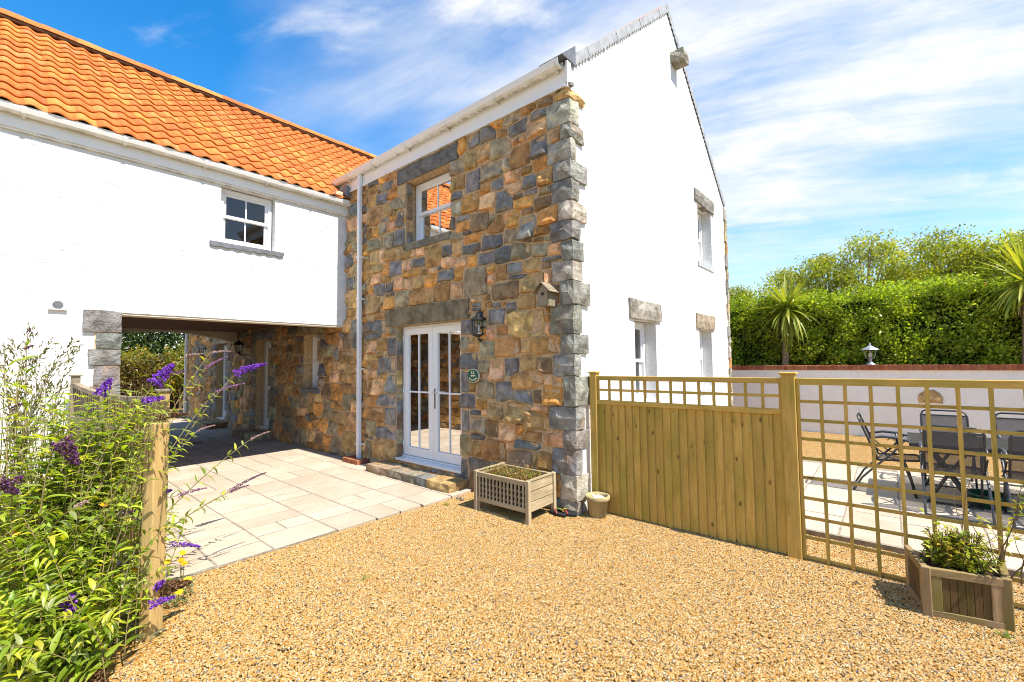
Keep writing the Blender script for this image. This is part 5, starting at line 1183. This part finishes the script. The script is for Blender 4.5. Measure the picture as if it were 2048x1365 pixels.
# beyond the archway: brown hedge, yellow shrubs and dark trees
bh = thing('field_hedge', 'brown twiggy hedge seen through the archway', 'hedge', (-1, 20.5, 0)); r = np.random.default_rng(3); n = 15000
P_ = np.stack([r.uniform(-9, 6, n), 19.8+r.exponential(.2, n), r.random(n)**.8*2.15+r.normal(0, .05, n)], 1); P_[:, 2] += .12*np.sin(P_[:, 0]*3)
mk('foliage', quads(P_, .11, cmix(n, [(.20, .14, .06), (.15, .11, .04), (.13, .14, .03), (.25, .18, .09)]), .5), 'leaf_mix', bh, vc=True); mk('core', G().box(-9, 6, 20.1, 21, 0, 1.95), 'soil', bh)
YP = [(.34, .30, .03), (.26, .27, .04), (.36, .24, .03), (.18, .22, .03)]
def shrub(name, label, c, rx, rz_, n, pal, leaf, seed, cat='shrub'):
    r = np.random.default_rng(seed); t = thing(name, label, cat, (c[0], c[1], 0)); d = r.normal(size=(n, 3)); d /= np.linalg.norm(d, axis=1)[:, None]; d *= (r.random((n, 1))**.35)*(1+.22*np.sin(d[:, :1]*7+d[:, 2:]*5+seed))
    P_ = np.array(c)+d*np.array([rx, rx*.7, rz_]); mk('foliage', quads(P_, leaf, cmix(n, pal), .5, (0, -.3, .8), .9), 'leaf_mix', t, vc=True)
    g = G()
    for i in range(9): a = U(0, 6.28); g.tube([(c[0]+.1*math.cos(a), c[1]+.1*math.sin(a), 0), (c[0]+rx*.5*math.cos(a), c[1]+rx*.3*math.sin(a), c[2])], .02, 5)
    mk('stem', g, 'stem_brown', t); return t
shrub('field_shrub', 'yellow green shrub left of centre through the archway', (-.7, 20.4, 1.75), 1.0, .75, 2600, YP, .12, 1); shrub('field_shrub', 'yellow green shrub beside the far white downpipe', (.75, 19.6, 1.6), .7, 1.0, 2600, YP[1:], .12, 2)
DP = [(.035, .06, .012), (.05, .085, .018), (.08, .12, .025)]
for i, x in enumerate((-1.3, .35, 2.0)):
    tree('dark_tree', ['dark evergreen at the left side of the archway view', 'dark evergreen in the middle of the archway view', 'dark evergreen behind the far white downpipe'][i], (x, 24.5+U(-.6, .6), 0), 5.6, 1.9, 4200, DP, .2, 80+i, 'dark trees beyond the archway', sparse=.5, nc=40)
tag(mk('drain_cover', G().lathe([(.19, 0), (.19, .006), (.17, .008)], (-1.35, 9.08, .0205), 28), 'black_metal'), 'round dark drain cover in the shaded paving of the archway', 'drain cover')

# ================================================================== LEFT: PICKET FENCE, POST, BUDDLEIA
def wpost(parent, x, y, z, w, mat='new_wood_z', nm='post', ang=0):
    g = G(); c_, s_ = math.cos(ang)*w/2, math.sin(ang)*w/2; q = [(x-c_+s_, y-s_-c_), (x+c_+s_, y+s_-c_), (x+c_-s_, y+s_+c_), (x-c_-s_, y-s_+c_)]
    return mk(nm, g.prism(q, -.02, z), mat, parent, bevel=.006)
gpst = thing('gate_post', 'square new timber post standing in the gravel beside the buddleia', 'post', (-3.555, .92, 0))
wpost(gpst, -3.558, .925, 1.335, .074, ang=rad(38)); wpost(gpst, -3.503, .962, 1.33, .034, 'new_wood_z', 'batten', rad(38))
pf = thing('picket_fence', 'wooden picket fence with arched top rail running back to the cottage', 'fence', (-3.45, 3.3, 0))
Fa, Fb = np.array([-3.60, 4.70]), np.array([-3.30, 2.0]); fl_ = np.linalg.norm(Fb-Fa)
for q, z in ((0, 1.60), (.43, 1.50), (1, 1.49)):
    p = Fa+(Fb-Fa)*q; o = wpost(pf, p[0], p[1], z, .08, 'grey_wood_z' if q < .9 else 'new_wood_z'); mk('cap', G().box(p[0]-.055, p[0]+.055, p[1]-.055, p[1]+.055, z+.0005, z+.022), 'grey_wood_x', o, bevel=.006)
ft = lambda q: 1.50-.07*math.sin(math.pi*min(1, q))-.06*q
n = 34
for i in range(n):
    q = (i+.5)/n; p = Fa+(Fb-Fa)*q; mk('picket', G().box(p[0]-.012, p[0]+.012, p[1]-.031, p[1]+.031, .03, ft(q)-.03), 'grey_wood_z' if q < .5 else 'new_wood_z', pf)
g = G()
for i in range(12): a, b = i/12, (i+1)/12; pa, pb = Fa+(Fb-Fa)*a, Fa+(Fb-Fa)*b; g.bar((*pa, ft(a)), (*pb, ft(b)), .06, .045)
mk('top_rail', g, 'grey_wood_y', pf)
for z in (.35, 1.1): g = G().bar((Fa[0]-.03, Fa[1], z), (Fb[0]-.03, Fb[1], z), .035, .07); mk('back_rail', g, 'grey_wood_y', pf)

bd = thing('buddleia', 'big buddleia bush with purple flower spikes in the left foreground', 'shrub', (-4.1, 1.5, 0)); bd['group'] = 'flowering plants by the gate post'
random.seed(77); rng = np.random.default_rng(77)
lv = Leaves(); sg_ = G(); BC = [(.18, .27, .025), (.26, .36, .035), (.34, .45, .045), (.42, .50, .06), (.13, .20, .02), (.30, .34, .13), (.50, .50, .06)]
def bez(a, b, c, n): return [a*(1-t)**2+b*2*t*(1-t)+c*t*t for t in np.linspace(0, 1, n)]
def leafy(pts, i0, Lf, dens=1.0, small=1.0):
    n = len(pts)
    for i in range(i0, n-1):
        if random.random() > dens: continue
        p = pts[i]; d = pts[i+1]-pts[i]; d /= np.linalg.norm(d)+1e-9; a = U(0, 6.28); s1 = np.cross(d, np.array([math.cos(a), math.sin(a), .3])); s1 /= np.linalg.norm(s1)+1e-9
        t = i/n; L = Lf*(1.1-.65*t)*U(.75, 1.2)
        for sg2 in (1, -1):
            col = jit(random.choice(BC), .2)
            lv.add(p, s1*sg2*.85+d*.55+np.array([0, 0, .05]), L, L*U(.30, .42), col, (0, 0, 1), .22, U(.15, .8))
def spike(tip0, d, L, R0, kind):
    """a flower panicle: curved cone of tiny florets"""
    d = np.array(d, float); d /= np.linalg.norm(d); R0 = R0*(1.85 if kind in ('purple', 'brown', 'dark') else 1.45); n = int(190*L/.2*(R0/.02)**.7*2.2)+40; q = rng.random(n)**.85; droop = np.array([0, 0, -.16*L]); ax = np.array(tip0)+np.outer(q, d*L)+np.outer(q*q, droop)
    o_ = rng.normal(size=(n, 3)); o_ -= np.outer(o_@d, d); o_ /= np.linalg.norm(o_, axis=1)[:, None]; R = R0*(1-.82*q**1.5)*(.9+.14*np.sin(q*30)); P_ = ax+o_*R[:, None]*rng.uniform(.65, 1.05, (n, 1))
    pal = {'purple': [(.16, .045, .42), (.24, .07, .55), (.11, .03, .30), (.30, .10, .52)], 'mauve': [(.28, .12, .30), (.38, .22, .36), (.22, .10, .20)], 'dark': [(.10, .035, .13), (.16, .06, .16), (.2, .1, .1)], 'brown': [(.15, .075, .035), (.22, .12, .06), (.10, .05, .03)], 'pink': [(.42, .28, .32), (.34, .2, .22), (.45, .34, .30)]}[kind]
    g = quads(P_, max(.009, min(.016, R0*.5)), cmix(n, pal, .3), .9); g.c = [tuple(c_) for c_ in g.c]
    return mk('flower_spike', g, 'petal', bd, vc=True)
def spray(px_, py_, Y, L, dpx, dpy, R0, kind, base, leafL=.10, arch=.25, dens=.9, dY=0.0, n=16):
    """a branch that ends in a flower spike whose tail is at pixel (px,py) and whose tip is at (dpx,dpy)"""
    a = onY(px_, py_, Y); b = onY(dpx, dpy, Y+dY); d = b-a; L = np.linalg.norm(d)
    base = np.array(base, float); ctrl = base*.45+a*.55-d/L*.12+np.array([0, 0, arch]); pts = bez(base, ctrl, a, n)
    sg_.tube([tuple(p) for p in pts], [.0075*(1-.75*i/n) for i in range(n)], 5); leafy(pts, n//3, leafL, dens)
    return spike(a, d+np.array([0, 0, .16*L]), L, R0, kind)
B0 = (-3.95, 1.35, .1); B1 = (-3.75, 1.55, .1); B2 = (-4.05, 1.2, .1)
SPR = [(308,770,1.75,352,722,.030,'purple',B0),(470,748,1.9,536,727,.021,'purple',B1),(200,792,1.7,225,752,.022,'purple',B0),(285,806,1.5,332,795,.018,'purple',B0),(335,752,1.8,372,742,.013,'mauve',B0),
 (120,880,1.1,150,925,.030,'dark',B2),(130,1195,.8,150,1242,.022,'purple',B2),(298,1212,.75,350,1194,.013,'purple',B0),(318,1182,.95,382,1165,.028,'brown',B0),(308,1178,.9,330,1160,.016,'purple',B0),(-20,960,1.0,30,985,.022,'dark',B2),(30,965,1.0,48,950,.014,'dark',B2),
 (340,1090,1.5,398,1094,.012,'purple',B1),(228,1032,1.1,272,1022,.011,'mauve',B0),(310,838,1.5,378,828,.016,'brown',B0),(411,737,1.8,458,711,.009,'mauve',B1),(420,706,1.8,462,703,.007,'pink',B1),(370,712,1.8,408,708,.007,'pink',B1),(430,785,1.8,492,766,.008,'mauve',B1),(500,880,1.7,542,862,.007,'pink',B1),
 (455,985,1.6,538,942,.008,'dark',B1),(460,985,1.5,500,970,.006,'dark',B1),(355,992,1.5,416,976,.010,'mauve',B1),(395,862,1.7,432,850,.006,'pink',B1),(330,985,1.9,345,980,.012,'purple',B1),(150,1015,.8,180,1000,.008,'pink',B2),(45,700,2.0,70,690,.006,'dark',B2),(20,820,1.8,50,805,.006,'dark',B2),(55,668,2.2,62,655,.006,'dark',B2),(180,1345,.55,210,1375,.028,'brown',B2)]
for (a, b, Y, c, d, R0, kd, bs_) in SPR:
    far = a > 390; spray(a, b, Y, .2, c, d, R0, kd, bs_, leafL=.115 if far else .135, arch=.12 if far else .3, dens=.85 if far else 1, n=20 if far else 15)
def fill_stem(px_, py_, Y, base, leafL, n=13, arch=.2, dens=1.0):
    a = onY(px_, py_, Y); base = np.array(base, float)+np.array([U(-.2, .2), U(-.25, .25), 0]); ctrl = base*.4+a*.6+np.array([U(-.1, .1), U(-.1, .1), arch]); pts = bez(base, ctrl, a, n)
    sg_.tube([tuple(p) for p in pts], [.0038*(1-.7*i/n) for i in range(n)], 5); leafy(pts, 1, leafL, dens); return pts
random.seed(78)
for i in range(300):
    py_ = U(800, 1330); lo, hi = -60, np.interp(py_, [780, 900, 1050, 1200, 1270, 1340], [270, 300, 285, 285, 200, 130]); px_ = U(lo, hi); Y = np.interp(py_, [780, 1000, 1340], [1.9, 1.35, .72])+U(-.35, .45); fill_stem(px_, py_, Y, (-3.98, max(.75, Y-.1), .05), U(.08, .115))
for i in range(70): fill_stem(U(90, 320), U(765, 900), U(1.4, 2.0), (-3.85, 1.5, .05), U(.10, .15))
for i in range(16): fill_stem(U(-30, 150), U(700, 840), U(1.5, 2.3), (-4.1, 1.7, .05), U(.07, .11), dens=.6)
for px_, py_ in ((330, 1120), (345, 1010), (370, 1035), (335, 905)): fill_stem(px_, py_, 1.4, (-3.6, 1.4, .05), .075)
for i in range(12): fill_stem(U(285, 345), U(760, 850), U(.72, .95), (-3.75, .95, .05), U(.07, .10), dens=.8)
for i in range(9): fill_stem(U(285, 350), U(1040, 1210), U(.7, .86), (-3.75, .85, .05), U(.06, .09), dens=.8)
lv.items.sort(key=lambda t: -t[2]/max(.3, dist(t[0])))
for p, F, L, W_, col, fo, cu in lv.items[:300]:
    key = (round(fo, 1), round(cu, 1)); nm = 'bud_leaf_%s_%s' % key
    if nm not in D.meshes:
        t_, fs = leaf_tpl(1, 1, key[0], key[1], 4); me = D.meshes.new(nm); me.from_pydata([tuple(q) for q in t_.tolist()], [], fs); me.materials.append(MAT['leaf_single']); me.polygons.foreach_set('use_smooth', [True]*len(me.polygons))
    M_ = Matrix([[F[0][a]*L, F[1][a]*W_, F[2][a]*L, p[a]-bd.location[a]] for a in range(3)]+[[0, 0, 0, 1]]); inst('leaf', D.meshes[nm], bd, M_)
o = mk('foliage', lv.geo(lv.items[300:], 4), 'leaf_mix', bd, vc=True, smooth=True); o['kind'] = 'stuff'
mk('stem', sg_, 'stem_green', bd, smooth=True)
# second shrub with finer upright sprigs against the cottage wall
sh = thing('sprig_shrub', 'slender shrub with small upright leaves against the cottage wall', 'shrub', (-4.15, 2.6, 0)); lv = Leaves(); tw = G(); random.seed(90)
for px_, py_ in ((150, 690), (130, 722), (100, 690), (70, 725), (60, 660), (25, 690), (5, 700), (125, 775), (105, 770), (40, 770), (90, 830), (75, 800), (15, 790), (150, 700), (-20, 720)):
    a = onY(px_, py_, 2.6+U(-.2, .3)); b = np.array([-4.15+U(-.1, .2), 2.6+U(-.2, .2), .1]); pts = bez(b, np.array([b[0]*.6+a[0]*.4, b[1], a[2]*.9]), a, 22); tw.tube([tuple(p) for p in pts], [.003*(1-.8*i/22) for i in range(22)], 5)
    for i in range(7, 22):
        for q in range(5): d = pts[i]-pts[i-1]; lv.add(pts[i]+rng.normal(0, .02, 3), d/np.linalg.norm(d)+rng.normal(0, .6, 3)+np.array([0, 0, .3]), U(.035, .06), U(.012, .018), jit(random.choice([(.10, .12, .04), (.17, .18, .06), (.22, .22, .08), (.13, .10, .05)])), None, .2, .2)
mk('foliage', lv.geo(n=2), 'leaf_mix', sh, vc=True); mk('stem', tw, 'stem_brown', sh)
# gazanias at the foot of the post
gz_ = thing('gazania_clump', 'clump of yellow orange daisies with silvery leaves by the post foot', 'flowers', (-3.3, 1.3, 0)); lv = Leaves(); tw = G(); random.seed(91)
for i in range(170):
    x, y = random.choice([(-3.33, 1.42), (-3.62, .98), (-3.75, 1.05), (-3.35, 1.3)]); x += U(-.12, .12); y += U(-.14, .14); lv.add((x, y, .01), (U(-1, 1), U(-1, 1), U(.4, 1.6)), U(.06, .14), U(.008, .014), jit(random.choice([(.36, .40, .32), (.28, .33, .22), (.20, .25, .08)])), (0, 0, 1), .2, .4)
mk('foliage', lv.geo(n=3), 'leaf_mix', gz_, vc=True)
for px_, py_, Y, c in ((365, 1107, 1.45, 0), (362, 1122, 1.42, 1), (368, 1128, 1.38, 1), (335, 1125, 1.4, 0), (375, 1160, 1.2, 0), (358, 1185, 1.15, 0), (268, 1143, 1.1, 1), (195, 1190, .95, 0), (197, 1250, .85, 0), (30, 1068, 1.2, 1), (190, 1215, .9, 0), (210, 1010, 1.3, 1)):
    p = onY(px_, py_, Y); L2 = Leaves()
    for q in range(11): a = q*2*math.pi/11; L2.add(p, (math.cos(a), math.sin(a)-.25, .25+.4*math.sin(a)), .032, .014, jit([(.75, .52, .015), (.75, .33, .01)][c], .1), (0, -.5, 1), .2, .1)
    mk('flower', L2.geo(n=2), 'petal', gz_, vc=True); tw.tube([(p[0], p[1], 0), (p[0], p[1]+.01, p[2]*.6), tuple(p)], .002, 4)
mk('stem', tw, 'stem_green', gz_)
# small weeds in the gravel
for i, (px_, py_, lb) in enumerate(((728, 1157, 'tiny green weed alone in the open gravel'), (893, 1010, 'small green weed at the edge of the paving near the step'), (1270, 997+0, 'tiny weed at the foot of the fence'), (2008, 1272, 'small grass tuft at the foot of the corner planter'))):
    if i == 2: continue
    p = onZ(px_, py_, .01); L2 = Leaves()
    for q in range(16): L2.add(p+np.array([U(-.03, .03), U(-.03, .03), 0]), (U(-1, 1), U(-1, 1), U(.3, 1)), U(.02, .04), U(.008, .014), jit((.14, .24, .03)), (0, 0, 1), .2, .3)
    o = mk('weed', L2.geo(n=2), 'leaf_mix', vc=True, origin=tuple(float(q) for q in p)); tag(o, lb, 'weed')
